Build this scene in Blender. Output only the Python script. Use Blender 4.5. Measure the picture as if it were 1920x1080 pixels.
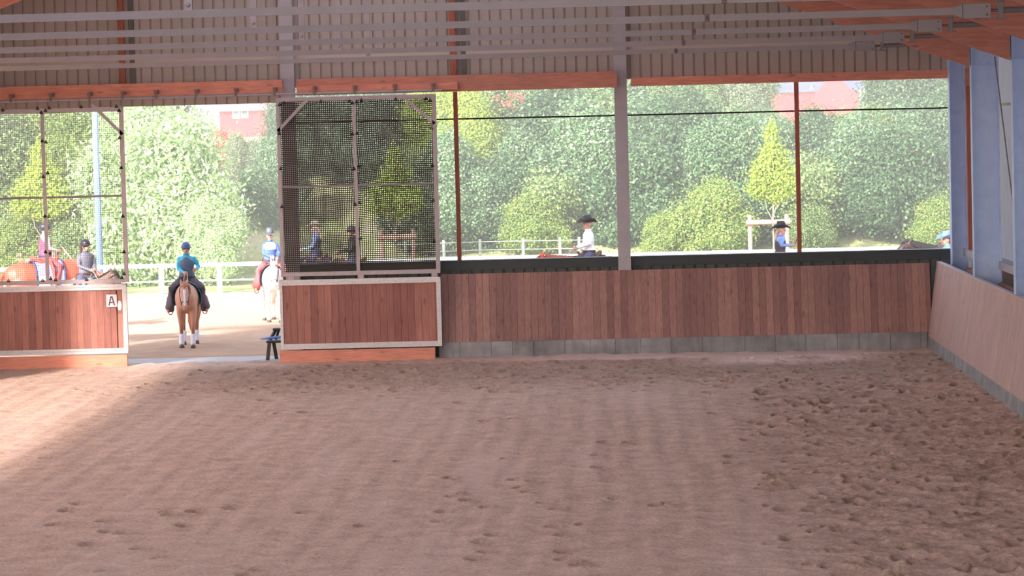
import bpy, bmesh, math, random
import numpy as np
from mathutils import Vector, Matrix, noise

# ------------------------------------------------------------------ start
for o in list(bpy.data.objects):
    bpy.data.objects.remove(o, do_unlink=True)
scn = bpy.context.scene
COL = scn.collection
random.seed(7)
rng = np.random.default_rng(11)

# ------------------------------------------------------------------ camera
F_PX = 5600.0
CAM_Z = 4.6
VPX, VPY, ROLL = 1165.0, 231.0, 0.0235
yc = Vector(((VPX - 960) / F_PX, (540 - VPY) / F_PX, 1.0)).normalized()     # world +Y seen by the camera (right, up, forward)
xc = Vector((1.0, ROLL, -(yc.x / yc.z + ROLL * yc.y / yc.z))).normalized()
A = Vector((xc.x, xc.y, -xc.z)); B = Vector((yc.x, yc.y, -yc.z)); Cc = A.cross(B)
# rows = world axes in camera coordinates (right, up, back)
R = Matrix((A, B, Cc))           # R @ cam_vector = world_vector
cam_d = bpy.data.cameras.new('camera')
cam = bpy.data.objects.new('camera', cam_d)
COL.objects.link(cam)
cam_d.sensor_width = 36.0
cam_d.lens = F_PX / 1920 * 36.0
cam_d.clip_start = 0.5
cam_d.clip_end = 1500
cam.matrix_world = Matrix.Translation((0, 0, CAM_Z)) @ R.to_4x4()
scn.camera = cam


def ray(px, py):
    return (R @ Vector(((px - 960) / F_PX, (540 - py) / F_PX, -1.0)))


def W(px, py, Y):
    """world point on the plane y = Y under a picture position"""
    d = ray(px, py)
    t = Y / d.y
    return Vector((d.x * t, Y, CAM_Z + d.z * t))


def wx(px, Y, py=400):
    return W(px, py, Y).x


# ------------------------------------------------------------------ world, sun, exposure
wd = bpy.data.worlds.new('world')
scn.world = wd
wd.use_nodes = True
nt = wd.node_tree
for n in list(nt.nodes):
    nt.nodes.remove(n)
sky = nt.nodes.new('ShaderNodeTexSky')
sky.sky_type = 'NISHITA'
sky.sun_disc = False
sky.sun_elevation = math.radians(28)
sky.sun_rotation = math.radians(200)
sky.air_density = 1.0
sky.dust_density = 2.5
hs = nt.nodes.new('ShaderNodeHueSaturation')
hs.inputs['Saturation'].default_value = 0.45
bg = nt.nodes.new('ShaderNodeBackground')
bg.inputs['Strength'].default_value = 0.28
wo = nt.nodes.new('ShaderNodeOutputWorld')
nt.links.new(sky.outputs[0], hs.inputs['Color'])
nt.links.new(hs.outputs[0], bg.inputs['Color'])
nt.links.new(bg.outputs[0], wo.inputs['Surface'])

sun_d = bpy.data.lights.new('sun', 'SUN')
sun_d.energy = 6.8
sun_d.angle = math.radians(4.0)
sun_d.color = (1.0, 0.97, 0.94)
sun = bpy.data.objects.new('sun', sun_d)
COL.objects.link(sun)
sun.rotation_euler = Vector((0.9, 1.7, -1.0)).to_track_quat('-Z', 'Y').to_euler()

vs = scn.view_settings
vs.view_transform = 'Standard'
vs.look = 'None'
vs.gamma = 1.0
vs.use_curve_mapping = False
vs.exposure = 1.08


# ------------------------------------------------------------------ materials
def srgb(r, g, b):
    f = lambda c: ((c / 255 + 0.055) / 1.055) ** 2.4 if c > 10.3 else c / 255 / 12.92
    return (f(r), f(g), f(b), 1.0)


class NT:
    def __init__(s, name):
        s.m = bpy.data.materials.new(name)
        s.m.use_nodes = True
        s.t = s.m.node_tree
        for n in list(s.t.nodes):
            s.t.nodes.remove(n)
        s.out = s.n('ShaderNodeOutputMaterial')
        s.p = s.n('ShaderNodeBsdfPrincipled')
        s.l(s.p.outputs[0], s.out.inputs['Surface'])

    def n(s, t, **kw):
        x = s.t.nodes.new(t)
        for k, v in kw.items():
            setattr(x, k, v)
        return x

    def l(s, a, b):
        s.t.links.new(a, b)

    def coord(s, scale=(1, 1, 1), kind='Object'):
        tc = s.n('ShaderNodeTexCoord')
        mp = s.n('ShaderNodeMapping')
        mp.inputs['Scale'].default_value = scale
        s.l(tc.outputs[kind], mp.inputs['Vector'])
        return mp.outputs[0]

    def noise(s, vec, scale, detail=3, rough=0.55):
        x = s.n('ShaderNodeTexNoise')
        x.inputs['Scale'].default_value = scale
        x.inputs['Detail'].default_value = detail
        x.inputs['Roughness'].default_value = rough
        s.l(vec, x.inputs['Vector'])
        return x.outputs['Fac']

    def ramp(s, fac, stops):
        x = s.n('ShaderNodeValToRGB')
        e = x.color_ramp.elements
        while len(e) < len(stops):
            e.new(0.5)
        for k, (p, c) in enumerate(stops):
            e[k].position = p
            e[k].color = c
        s.l(fac, x.inputs['Fac'])
        return x.outputs['Color']

    def mix(s, fac, a, b, mode='MIX'):
        x = s.n('ShaderNodeMix', data_type='RGBA', blend_type=mode)
        for sock, v in ((x.inputs[0], fac), (x.inputs[6], a), (x.inputs[7], b)):
            if hasattr(v, 'links'):
                s.l(v, sock)
            else:
                sock.default_value = v
        return x.outputs[2]

    def bump(s, h, strength, dist=0.01):
        b = s.n('ShaderNodeBump')
        b.inputs['Strength'].default_value = strength
        b.inputs['Distance'].default_value = dist
        s.l(h, b.inputs['Height'])
        s.l(b.outputs[0], s.p.inputs['Normal'])


def simple(name, col, rough=0.6, metal=0.0, var=0.12, scale=6.0, bump=0.0):
    t = NT(name)
    v = t.coord()
    n = t.noise(v, scale, 4)
    a = tuple(c * (1 - var) for c in col[:3]) + (1,)
    b = tuple(min(1, c * (1 + var)) for c in col[:3]) + (1,)
    t.l(t.ramp(n, [(0.3, a), (0.7, b)]), t.p.inputs['Base Color'])
    t.p.inputs['Roughness'].default_value = rough
    t.p.inputs['Metallic'].default_value = metal
    if bump:
        t.bump(t.noise(v, scale * 6, 3), bump)
    return t.m


def planks_mat(name, c1, c2, knot, vert=True, scale=1.0):
    """per-board colour, long grain and knots"""
    t = NT(name)
    geo = t.n('ShaderNodeNewGeometry')
    v = t.coord((14, 14, 1.3) if vert else (1.3, 14, 14))
    g = t.noise(v, 2.2 * scale, 5, 0.6)
    base = t.ramp(geo.outputs['Random Per Island'], [(0.0, c1), (1.0, c2)])
    k = t.coord((5.5, 5.5, 1.8) if vert else (1.8, 5.5, 5.5))
    vo = t.n('ShaderNodeTexVoronoi')
    vo.inputs['Scale'].default_value = 0.9
    t.l(k, vo.inputs['Vector'])
    kn = t.ramp(vo.outputs['Distance'], [(0.05, (1, 1, 1, 1)), (0.16, (0, 0, 0, 1))])
    gr = t.ramp(g, [(0.25, (0.72, 0.72, 0.72, 1)), (0.7, (1.12, 1.12, 1.12, 1))])
    c = t.mix(1.0, base, gr, 'MULTIPLY')
    wv = t.coord((1, 1, 1))
    w = t.noise(wv, 1.3, 4)
    c = t.mix(1.0, c, t.ramp(w, [(0.3, (0.86, 0.88, 0.9, 1)), (0.7, (1.06, 1.03, 1.0, 1))]), 'MULTIPLY')
    mfac = t.n('ShaderNodeMath', operation='MULTIPLY')
    t.l(kn, mfac.inputs[0])
    mfac.inputs[1].default_value = 0.55
    c = t.mix(mfac.outputs[0], c, knot)
    t.l(c, t.p.inputs['Base Color'])
    t.p.inputs['Roughness'].default_value = 0.7
    t.bump(g, 0.15)
    return t.m


M = {}
M['boards'] = planks_mat('kick_boards', srgb(142, 106, 104), srgb(176, 136, 130), srgb(92, 66, 62))
M['door_boards'] = planks_mat('door_boards', srgb(146, 96, 92), srgb(176, 122, 114), srgb(88, 56, 52))
M['side_boards'] = planks_mat('side_boards', srgb(192, 164, 160), srgb(200, 172, 168), srgb(178, 148, 142), scale=0.8)
M['beam'] = planks_mat('glulam', srgb(196, 132, 116), srgb(206, 142, 124), srgb(112, 70, 60), vert=False)
M['sill_beam'] = planks_mat('orange_timber', srgb(220, 146, 128), srgb(230, 156, 136), srgb(116, 70, 62), vert=False)
M['post_wood'] = planks_mat('post_timber', srgb(160, 92, 78), srgb(170, 100, 84), srgb(100, 58, 50))
M['steel'] = simple('column_steel', srgb(190, 212, 254), 0.5, 0.0, 0.08, 5)
M['wallsteel'] = simple('grey_painted_steel', srgb(176, 174, 184), 0.6, 0.1, 0.06, 5)
M['darksteel'] = simple('dark_bracket', srgb(120, 106, 106), 0.6, 0.2)
M['galv'] = simple('galvanised', srgb(196, 194, 200), 0.45, 0.35, 0.14, 22, 0.1)
M['frame'] = simple('frame_tube', srgb(168, 158, 166), 0.5, 0.3, 0.08, 10)
M['rod'] = simple('rod_steel', srgb(146, 141, 147), 0.5, 0.3, 0.06, 4)
M['pipe'] = simple('pipe_grey', srgb(126, 122, 126), 0.5, 0.3, 0.06, 4)
M['darksill'] = simple('charcoal_sill', srgb(52, 60, 66), 0.5, 0.1, 0.1, 5)
M['darkclad'] = simple('dark_cladding', srgb(96, 100, 98), 0.6, 0.1, 0.1, 5)
M['black'] = simple('black_plastic', srgb(28, 27, 30), 0.5, 0, 0.1, 10)
M['cable'] = simple('black_tube', srgb(22, 26, 28), 0.6)
M['concrete'] = None
M['white'] = simple('white_paint', srgb(236, 234, 236), 0.5, 0, 0.03, 10)
M['wire'] = simple('pale_rail', srgb(128, 132, 126), 0.6, 0, 0.05, 10)
M['stake'] = simple('stake_wood', srgb(168, 122, 112), 0.7, 0, 0.15, 12)
M['bark'] = simple('bark', srgb(150, 132, 118), 0.9, 0, 0.25, 12, 0.4)
M['bark_dark'] = simple('bark_dark', srgb(92, 82, 74), 0.9, 0, 0.25, 12, 0.4)
M['lamp_pole'] = simple('blue_pole', srgb(120, 152, 214), 0.4, 0.0, 0.03, 3)
M['house_red'] = simple('red_wall', srgb(158, 14, 24), 0.8, 0, 0.05, 1)
M['house_white'] = simple('white_wall', srgb(232, 226, 222), 0.8, 0, 0.04, 1)
M['roof_grey'] = simple('slate_roof', srgb(56, 60, 92), 0.9, 0, 0.08, 2)
M['roof_pink'] = simple('pale_roof', srgb(120, 78, 84), 0.9, 0, 0.08, 2)
M['glass'] = simple('window_glass', srgb(50, 76, 64), 0.5, 0, 0.1, 1)
M['roofsheet'] = simple('roof_sheet', srgb(190, 180, 174), 0.7, 0, 0.05, 1)

# concrete: blocks with joints and stains
t = NT('concrete')
v = t.coord((1, 1, 1))
n1 = t.noise(v, 2.2, 5, 0.6)
n2 = t.noise(t.coord((3, 3, 0.6)), 3.0, 4)
c = t.ramp(n1, [(0.3, srgb(128, 130, 134)), (0.7, srgb(164, 166, 170))])
c = t.mix(1.0, c, t.ramp(n2, [(0.3, (0.82, 0.82, 0.82, 1)), (0.7, (1.08, 1.08, 1.08, 1))]), 'MULTIPLY')
geo = t.n('ShaderNodeNewGeometry')
c = t.mix(1.0, c, t.ramp(geo.outputs['Random Per Island'], [(0, (0.84, 0.84, 0.84, 1)), (1, (1.08, 1.08, 1.08, 1))]), 'MULTIPLY')
t.l(c, t.p.inputs['Base Color'])
t.p.inputs['Roughness'].default_value = 0.85
t.bump(n1, 0.3)
M['concrete'] = t.m

# cladding
t = NT('cladding')
v = t.coord((1, 1, 0.25))
n1 = t.noise(v, 1.2, 4)
t.l(t.ramp(n1, [(0.3, srgb(166, 158, 155)), (0.7, srgb(176, 166, 162))]), t.p.inputs['Base Color'])
t.p.inputs['Roughness'].default_value = 0.55
M['clad'] = t.m

# arena sand
t = NT('arena_sand')
v = t.coord((1, 1, 1))
big = t.noise(v, 0.22, 3)
mid = t.noise(v, 2.4, 5, 0.65)
fine = t.noise(v, 22, 5, 0.8)
lump = t.noise(v, 12, 4, 0.7)
c = t.ramp(mid, [(0.25, srgb(176, 148, 134)), (0.55, srgb(206, 178, 165)), (0.8, srgb(218, 193, 182))])
c = t.mix(1.0, c, t.ramp(fine, [(0.34, (0.62, 0.60, 0.60, 1)), (0.6, (1.12, 1.12, 1.12, 1))]), 'MULTIPLY')
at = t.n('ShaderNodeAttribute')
at.attribute_name = 'dug_shade'
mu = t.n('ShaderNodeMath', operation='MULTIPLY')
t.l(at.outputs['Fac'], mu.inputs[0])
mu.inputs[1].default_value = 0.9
c = t.mix(mu.outputs[0], c, srgb(112, 90, 76))          # damp trodden sand; shade inside the prints is painted dark here too
at2 = t.n('ShaderNodeAttribute')
at2.attribute_name = 'dry'
c = t.mix(at2.outputs['Fac'], c, srgb(222, 200, 194))
t.l(c, t.p.inputs['Base Color'])
t.p.inputs['Roughness'].default_value = 0.95
t.bump(lump, 0.6, 0.03)
M['sand'] = t.m

t = NT('yard_sand')
v = t.coord((1, 1, 1))
mid = t.noise(v, 1.6, 5, 0.65)
fine = t.noise(v, 14, 4, 0.7)
c = t.ramp(mid, [(0.3, srgb(176, 140, 118)), (0.7, srgb(198, 164, 142))])
t.l(c, t.p.inputs['Base Color'])
t.p.inputs['Roughness'].default_value = 0.95
t.bump(fine, 0.8, 0.05)
M['yard'] = t.m
M['pavement'] = simple('grey_pavement', srgb(190, 186, 194), 0.8, 0, 0.1, 4, 0.3)

t = NT('meadow')
v = t.coord((1, 1, 1))
n1 = t.noise(v, 0.5, 4)
n2 = t.noise(v, 9, 4, 0.7)
c = t.ramp(n1, [(0.3, srgb(138, 158, 92)), (0.5, srgb(176, 180, 120)), (0.7, srgb(204, 188, 156))])
c = t.mix(1.0, c, t.ramp(n2, [(0.3, (0.7, 0.7, 0.7, 1)), (0.7, (1.15, 1.15, 1.15, 1))]), 'MULTIPLY')
t.l(c, t.p.inputs['Base Color'])
t.p.inputs['Roughness'].default_value = 0.9
t.bump(n2, 0.8, 0.1)
M['grass'] = t.m


def leaf_mat(name, c1, c2, c3=None, trans=0.35):
    t = NT(name)
    geo = t.n('ShaderNodeNewGeometry')
    st = [(0.0, c1), (0.85, c2)]
    if c3:
        st.append((0.97, c3))
    c = t.ramp(geo.outputs['Random Per Island'], st)
    oi = t.n('ShaderNodeObjectInfo')
    c = t.mix(1.0, c, t.ramp(oi.outputs['Random'], [(0, (0.84, 0.88, 0.84, 1)), (1, (1.12, 1.08, 1.1, 1))]), 'MULTIPLY')
    t.l(c, t.p.inputs['Base Color'])
    t.p.inputs['Roughness'].default_value = 0.6
    t.p.inputs['Specular IOR Level'].default_value = 0.15
    tr = t.n('ShaderNodeBsdfTranslucent')
    t.l(c, tr.inputs['Color'])
    mx = t.n('ShaderNodeMixShader')
    mx.inputs[0].default_value = trans
    t.l(t.p.outputs[0], mx.inputs[1])
    t.l(tr.outputs[0], mx.inputs[2])
    t.l(mx.outputs[0], t.out.inputs['Surface'])
    return t.m


M['leaf_mid'] = leaf_mat('leaf_mid', srgb(82, 112, 62), srgb(136, 158, 100), srgb(186, 182, 128))
M['leaf_cool'] = leaf_mat('leaf_cool', srgb(74, 108, 70), srgb(122, 150, 108), srgb(170, 178, 146))
M['leaf_grey'] = leaf_mat('leaf_grey', srgb(112, 130, 94), srgb(158, 166, 130), srgb(200, 188, 164))
M['leaf_yellow'] = leaf_mat('leaf_yellow', srgb(141, 168, 56), srgb(168, 189, 79), srgb(185, 192, 111))
M['leaf_lime'] = leaf_mat('leaf_lime', srgb(100, 128, 60), srgb(144, 166, 90), srgb(184, 170, 96))
M['leaf_pale'] = leaf_mat('leaf_pale', srgb(138, 178, 104), srgb(214, 228, 178), srgb(242, 244, 230), 0.45)
M['leaf_dark'] = leaf_mat('leaf_dark', srgb(56, 86, 58), srgb(96, 124, 84), srgb(130, 146, 110))
M['leaf_red'] = leaf_mat('leaf_red', srgb(214, 96, 84), srgb(226, 120, 100))

# net fabric
t = NT('net_thread')
t.p.inputs['Base Color'].default_value = srgb(58, 54, 50)
t.p.inputs['Roughness'].default_value = 0.8
M['net'] = t.m
t = NT('net_thread_pale')
t.p.inputs['Base Color'].default_value = srgb(110, 104, 92)
t.p.inputs['Roughness'].default_value = 0.8
M['net_pale'] = t.m

# translucent ribbed plastic sheet
t = NT('polycarbonate')
v = t.coord((1, 6, 0.4))
n1 = t.noise(v, 6, 3)
tr = t.n('ShaderNodeBsdfTranslucent')
t.l(t.ramp(n1, [(0.3, srgb(136, 134, 140)), (0.7, srgb(150, 148, 154))]), tr.inputs['Color'])
t.p.inputs['Base Color'].default_value = srgb(190, 186, 190)
t.p.inputs['Roughness'].default_value = 0.25
mx = t.n('ShaderNodeMixShader')
mx.inputs[0].default_value = 0.85
t.l(t.p.outputs[0], mx.inputs[1])
t.l(tr.outputs[0], mx.inputs[2])
t.l(mx.outputs[0], t.out.inputs['Surface'])
M['poly'] = t.m

# unseen filter sheet added in the left side opening to dim the sun
t = NT('sun_filter')
tp = t.n('ShaderNodeBsdfTransparent')
tp.inputs['Color'].default_value = (1.0, 0.86, 0.74, 1)
tr = t.n('ShaderNodeBsdfTranslucent')
tr.inputs['Color'].default_value = srgb(230, 200, 180)
mx = t.n('ShaderNodeMixShader')
mx.inputs[0].default_value = 0.5
t.l(tp.outputs[0], mx.inputs[1])
t.l(tr.outputs[0], mx.inputs[2])
t.l(mx.outputs[0], t.out.inputs['Surface'])
M['sunfilter'] = t.m


# ------------------------------------------------------------------ mesh helpers
class MB:
    def __init__(s):
        s.v, s.f, s.n = [], [], 0

    def add(s, verts, faces):
        k = s.n
        s.v.extend([tuple(p) for p in verts])
        s.f.extend([tuple(i + k for i in f) for f in faces])
        s.n += len(verts)
        return s

    def box(s, x0, x1, y0, y1, z0, z1, m=None):
        p = [Vector(q) for q in ((x0, y0, z0), (x1, y0, z0), (x1, y1, z0), (x0, y1, z0), (x0, y0, z1), (x1, y0, z1), (x1, y1, z1), (x0, y1, z1))]
        if m:
            p = [m @ q for q in p]
        return s.add(p, [(0, 3, 2, 1), (4, 5, 6, 7), (0, 1, 5, 4), (1, 2, 6, 5), (2, 3, 7, 6), (3, 0, 4, 7)])

    def prism(s, poly, a, b):
        """poly: list of (x,z); extruded along y from a to b"""
        n = len(poly)
        p = [(x, a, z) for x, z in poly] + [(x, b, z) for x, z in poly]
        f = [tuple(range(n)), tuple(reversed(range(n, 2 * n)))]
        f += [(i, i + n, (i + 1) % n + n, (i + 1) % n) for i in range(n)]
        return s.add(p, f)

    def bar(s, a, b, w, h=None, up=(0, 0, 1)):
        """rectangular bar from a to b"""
        a, b = Vector(a), Vector(b)
        h = h or w
        d = (b - a).normalized()
        u = Vector(up)
        if abs(d.dot(u)) > 0.98:
            u = Vector((0, 1, 0))
        x = d.cross(u).normalized() * (w / 2)
        y = x.cross(d).normalized() * (h / 2)
        p = [a - x - y, a + x - y, a + x + y, a - x + y, b - x - y, b + x - y, b + x + y, b - x + y]
        return s.add(p, [(0, 1, 2, 3), (7, 6, 5, 4), (0, 4, 5, 1), (1, 5, 6, 2), (2, 6, 7, 3), (3, 7, 4, 0)])

    def tube(s, pts, rad, seg=10, flat=1.0, up=(0, 0, 1), cap=True):
        """round-ended tube through points; rad a number or one per point, or (w, h) pairs"""
        pts = [Vector(p) for p in pts]
        n = len(pts)
        if not isinstance(rad, (list, tuple)):
            rad = [rad] * n
        rr = [(r, r * flat) if not isinstance(r, (list, tuple)) else r for r in rad]
        rings = []
        prev = None
        for i in range(n):
            if i == 0:
                d = pts[1] - pts[0]
            elif i == n - 1:
                d = pts[-1] - pts[-2]
            else:
                d = (pts[i + 1] - pts[i]).normalized() + (pts[i] - pts[i - 1]).normalized()
            d.normalize()
            u = Vector(up)
            if abs(d.dot(u)) > 0.95:
                u = Vector((0, 1, 0)) if abs(d.y) < 0.9 else Vector((1, 0, 0))
            x = d.cross(u).normalized()
            if prev is not None and x.dot(prev) < 0:
                x = -x
            prev = x
            y = x.cross(d).normalized()
            rings.append((pts[i], x, y, d, rr[i]))
        allr = []
        if cap:
            p, x, y, d, r = rings[0]
            m = min(r)
            for a in (0.95, 0.6):
                k = math.sqrt(1 - a * a)
                allr.append((p - d * m * a, x, y, (r[0] * k, r[1] * k)))
        for p, x, y, d, r in rings:
            allr.append((p, x, y, r))
        if cap:
            p, x, y, d, r = rings[-1]
            m = min(r)
            for a in (0.6, 0.95):
                k = math.sqrt(1 - a * a)
                allr.append((p + d * m * a, x, y, (r[0] * k, r[1] * k)))
        vv, ff = [], []
        for p, x, y, r in allr:
            for k in range(seg):
                a = 2 * math.pi * k / seg
                vv.append(p + x * math.cos(a) * r[0] + y * math.sin(a) * r[1])
        for i in range(len(allr) - 1):
            for k in range(seg):
                k2 = (k + 1) % seg
                ff.append((i * seg + k, i * seg + k2, (i + 1) * seg + k2, (i + 1) * seg + k))
        ff.append(tuple(reversed(range(seg))))
        b = (len(allr) - 1) * seg
        ff.append(tuple(range(b, b + seg)))
        return s.add(vv, ff)

    def ell(s, c, r, seg=14, rings=9, m=None):
        c = Vector(c)
        vv, ff = [], []
        for i in range(1, rings):
            th = math.pi * i / rings
            for k in range(seg):
                a = 2 * math.pi * k / seg
                q = Vector((r[0] * math.sin(th) * math.cos(a), r[1] * math.sin(th) * math.sin(a), r[2] * math.cos(th)))
                if m:
                    q = m @ q
                vv.append(c + q)
        top = Vector((0, 0, r[2])); bot = Vector((0, 0, -r[2]))
        if m:
            top, bot = m @ top, m @ bot
        vv += [c + top, c + bot]
        T, Bt = len(vv) - 2, len(vv) - 1
        for i in range(rings - 2):
            for k in range(seg):
                k2 = (k + 1) % seg
                ff.append((i * seg + k, (i + 1) * seg + k, (i + 1) * seg + k2, i * seg + k2))
        for k in range(seg):
            k2 = (k + 1) % seg
            ff.append((T, k, k2))
            b = (rings - 2) * seg
            ff.append((Bt, b + k2, b + k))
        return s.add(vv, ff)

    def loft(s, rings, seg=16):
        """rings: (center, half-width x, half-depth y) stacked, in the xy plane"""
        vv, ff = [], []
        for c, a, b in rings:
            for k in range(seg):
                t_ = 2 * math.pi * k / seg
                vv.append((c[0] + a * math.cos(t_), c[1] + b * math.sin(t_), c[2]))
        for i in range(len(rings) - 1):
            for k in range(seg):
                k2 = (k + 1) % seg
                ff.append((i * seg + k, i * seg + k2, (i + 1) * seg + k2, (i + 1) * seg + k))
        ff.append(tuple(reversed(range(seg))))
        b = (len(rings) - 1) * seg
        ff.append(tuple(range(b, b + seg)))
        return s.add(vv, ff)

    def lofty(s, rings, seg=18):
        """rings along y: (y, x, zc, half-width, half-height)"""
        vv, ff = [], []
        for y, x, z, a, b in rings:
            for k in range(seg):
                t_ = 2 * math.pi * k / seg
                vv.append((x + a * math.cos(t_), y, z + b * math.sin(t_)))
        for i in range(len(rings) - 1):
            for k in range(seg):
                k2 = (k + 1) % seg
                ff.append((i * seg + k, (i + 1) * seg + k, (i + 1) * seg + k2, i * seg + k2))
        ff.append(tuple(range(seg)))
        b = (len(rings) - 1) * seg
        ff.append(tuple(reversed(range(b, b + seg))))
        return s.add(vv, ff)

    def build(s, name, mat, parent=None, loc=None, bevel=0, smooth=False, remesh=0, relax=3):
        me = bpy.data.meshes.new(name)
        me.from_pydata(s.v, [], s.f)
        me.update()
        if remesh:
            bm = bmesh.new(); bm.from_mesh(me)
            bmesh.ops.recalc_face_normals(bm, faces=bm.faces)
            bm.to_mesh(me); bm.free()
            tmp = bpy.data.objects.new('tmp', me)
            COL.objects.link(tmp)
            md = tmp.modifiers.new('r', 'REMESH')
            md.mode = 'VOXEL'
            md.voxel_size = remesh
            sm = tmp.modifiers.new('s', 'SMOOTH')
            sm.iterations = relax
            sm.factor = 0.5
            dg = bpy.context.evaluated_depsgraph_get()
            m2 = bpy.data.meshes.new_from_object(tmp.evaluated_get(dg))
            bpy.data.objects.remove(tmp)
            m2.name = name
            me = m2
            smooth = True
        if bevel:
            bm = bmesh.new(); bm.from_mesh(me)
            bmesh.ops.bevel(bm, geom=bm.edges[:], offset=bevel, segments=1, affect='EDGES')
            bm.to_mesh(me); bm.free()
        o = bpy.data.objects.new(name, me)
        COL.objects.link(o)
        me.materials.clear()
        me.materials.append(mat)
        if smooth:
            me.shade_smooth()
        if parent:
            o.parent = parent
        if loc:
            o.location = loc
        return o


def tag(o, label=None, cat=None, group=None, kind=None):
    if label: o['label'] = label
    if cat: o['category'] = cat
    if group: o['group'] = group
    if kind: o['kind'] = kind
    return o


def thing(name, label, cat, loc=(0, 0, 0), rotz=0, group=None):
    o = bpy.data.objects.new(name, None)
    COL.objects.link(o)
    o.empty_display_size = 0.2
    o.location = loc
    o.rotation_euler = (0, 0, rotz)
    return tag(o, label, cat, group)


def structure(o, label=None, cat=None):
    return tag(o, label, cat, None, 'structure')


# ================================================================== THE HALL
YW = 59.0                                   # inner face of the far wall
XL, XR = -14.2, 6.75                        # side walls
RIDGE = -4.5
TANR = 0.365
EAVE = 5.44                                 # underside of the rafters at the right columns (x = 6.22)


def zr(x):                                  # rafter underside
    return EAVE + (6.22 - x) * TANR if x > RIDGE else EAVE + (6.22 - RIDGE) * TANR - (RIDGE - x) * TANR


# ---- arena floor with hoof prints, real relief
RES = 0.036
gx = np.arange(-14.1, 6.3, RES)
gy = np.arange(27.0, 59.35, RES)
GX, GY = np.meshgrid(gx, gy)
H = np.zeros_like(GX)
DUG_SHADE = np.zeros_like(GX)


def vnoise(scale, seed, ax=1.0):
    r = np.random.default_rng(seed)
    nx = int((gx[-1] - gx[0]) / scale) + 4
    ny = int((gy[-1] - gy[0]) / (scale * ax)) + 4
    g = r.random((ny, nx))
    fx = (GX - gx[0]) / scale
    fy = (GY - gy[0]) / (scale * ax)
    ix, iy = fx.astype(int), fy.astype(int)
    tx, ty = fx - ix, fy - iy
    tx = tx * tx * (3 - 2 * tx)
    ty = ty * ty * (3 - 2 * ty)
    return (g[iy, ix] * (1 - tx) + g[iy, ix + 1] * tx) * (1 - ty) + (g[iy + 1, ix] * (1 - tx) + g[iy + 1, ix + 1] * tx) * ty


# trodden density: along the far wall and on the right side
trod = np.clip((GY - 50.5) / 3.0, 0, 1) * np.clip((58.3 - GY) / 0.6, 0, 1) * np.clip((GX + 10.5) / 3.5, 0.12, 1)
trod = np.maximum(trod, np.clip((GX - 1.2) / 1.4, 0, 1) * np.clip((58.1 - GY) / 0.5, 0, 1))
H += (vnoise(0.16, 1) - 0.5) * 0.018 + (vnoise(0.5, 2) - 0.5) * 0.02
H += ((vnoise(0.10, 3) - 0.5) * 0.045 + (vnoise(0.3, 4) - 0.5) * 0.05) * trod
# harrow grooves running lengthways
H += np.sin(GX * 2 * math.pi / 0.42 + vnoise(3, 5) * 4) * 0.006 * (1 - trod)
H += (vnoise(0.09, 6, 12) - 0.5) * 0.012 * (1 - trod)
# raised along the far wall
H += np.clip((GY - 57.6) / 1.4, 0, 1) * 0.05 * np.clip((5.5 - GX) / 5, 0, 1)
H += np.clip((GX - 5.2) / 0.7, 0, 1) * 0.03


def print_at(x, y, r, d, ang=0.0, rim=1.0):
    n = int((r * 3.6) / RES) + 1
    ix, iy = int((x - gx[0]) / RES), int((y - gy[0]) / RES)
    x0, x1, y0, y1 = max(ix - n, 0), min(ix + n + 1, len(gx)), max(iy - n, 0), min(iy + n + 1, len(gy))
    if x0 >= x1 or y0 >= y1:
        return
    dx, dy = GX[y0:y1, x0:x1] - x, GY[y0:y1, x0:x1] - y
    ca, sa = math.cos(ang), math.sin(ang)
    q = np.sqrt((dx / (r * (1 + 0.15 * ca))) ** 2 + (dy / (r * (1.7 + 0.3 * sa))) ** 2)
    H[y0:y1, x0:x1] += -d * np.exp(-(q / 0.75) ** 4) + rim * d * 0.25 * np.exp(-((q - 1.25) / 0.35) ** 2)
    DUG_SHADE[y0:y1, x0:x1] = np.maximum(DUG_SHADE[y0:y1, x0:x1], np.exp(-(q / 0.95) ** 2) * min(1, d / 0.05))  # darkens the pit colour, standing in for its shade


for _ in range(3000):
    x, y = random.uniform(-13, 6.1), random.uniform(28, 58.4)
    iy, ix = int((y - gy[0]) / RES), int((x - gx[0]) / RES)
    if random.random() < trod[iy, ix] * 0.95 + 0.015:
        print_at(x, y, random.uniform(0.055, 0.10), random.uniform(0.04, 0.12), random.uniform(0, 3), random.uniform(0.4, 1.2))


def ground(px, py):
    d = ray(px, py)
    t_ = -CAM_Z / d.z
    return d.x * t_, d.y * t_


for px, py in ((195, 980), (200, 998), (228, 1002), (162, 1022), (260, 1030), (300, 1046), (195, 1072), (100, 985), (318, 966), (146, 945),
               (1000, 903), (965, 900), (975, 915), (990, 925), (1045, 955), (1020, 944), (1035, 989), (1055, 1005), (1056, 1035), (1056, 1050),
               (1085, 1062), (925, 1005), (900, 1018), (912, 1035), (888, 1050), (848, 932), (875, 940), (830, 960), (826, 978), (1120, 880),
               (1232, 948), (1370, 870), (1660, 930), (1120, 855), (570, 962), (430, 955), (1255, 945), (480, 1070)):
    gxp, gyp = ground(px, py)
    print_at(gxp, gyp, 0.08, 0.08, 0.3)
DRY = np.clip((GY - 57.75) / 0.35, 0, 1) * np.clip((GX + 3.2) / 2.5, 0, 1) * np.clip((5.6 - GX) / 1.2, 0.2, 1)
DRY = np.maximum(DRY, 0.95 * np.clip((GY - 56.0) / 1.2, 0, 1) * np.clip((GX - 0.8) / 1.5, 0, 1) * np.clip((5.2 - GX) / 1.2, 0, 1) * np.clip(vnoise(0.8, 31) * 2.2, 0, 1))
DRY = np.maximum(DRY, 0.35 * (vnoise(0.5, 21, 9) ** 3) * (1 - trod))
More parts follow.
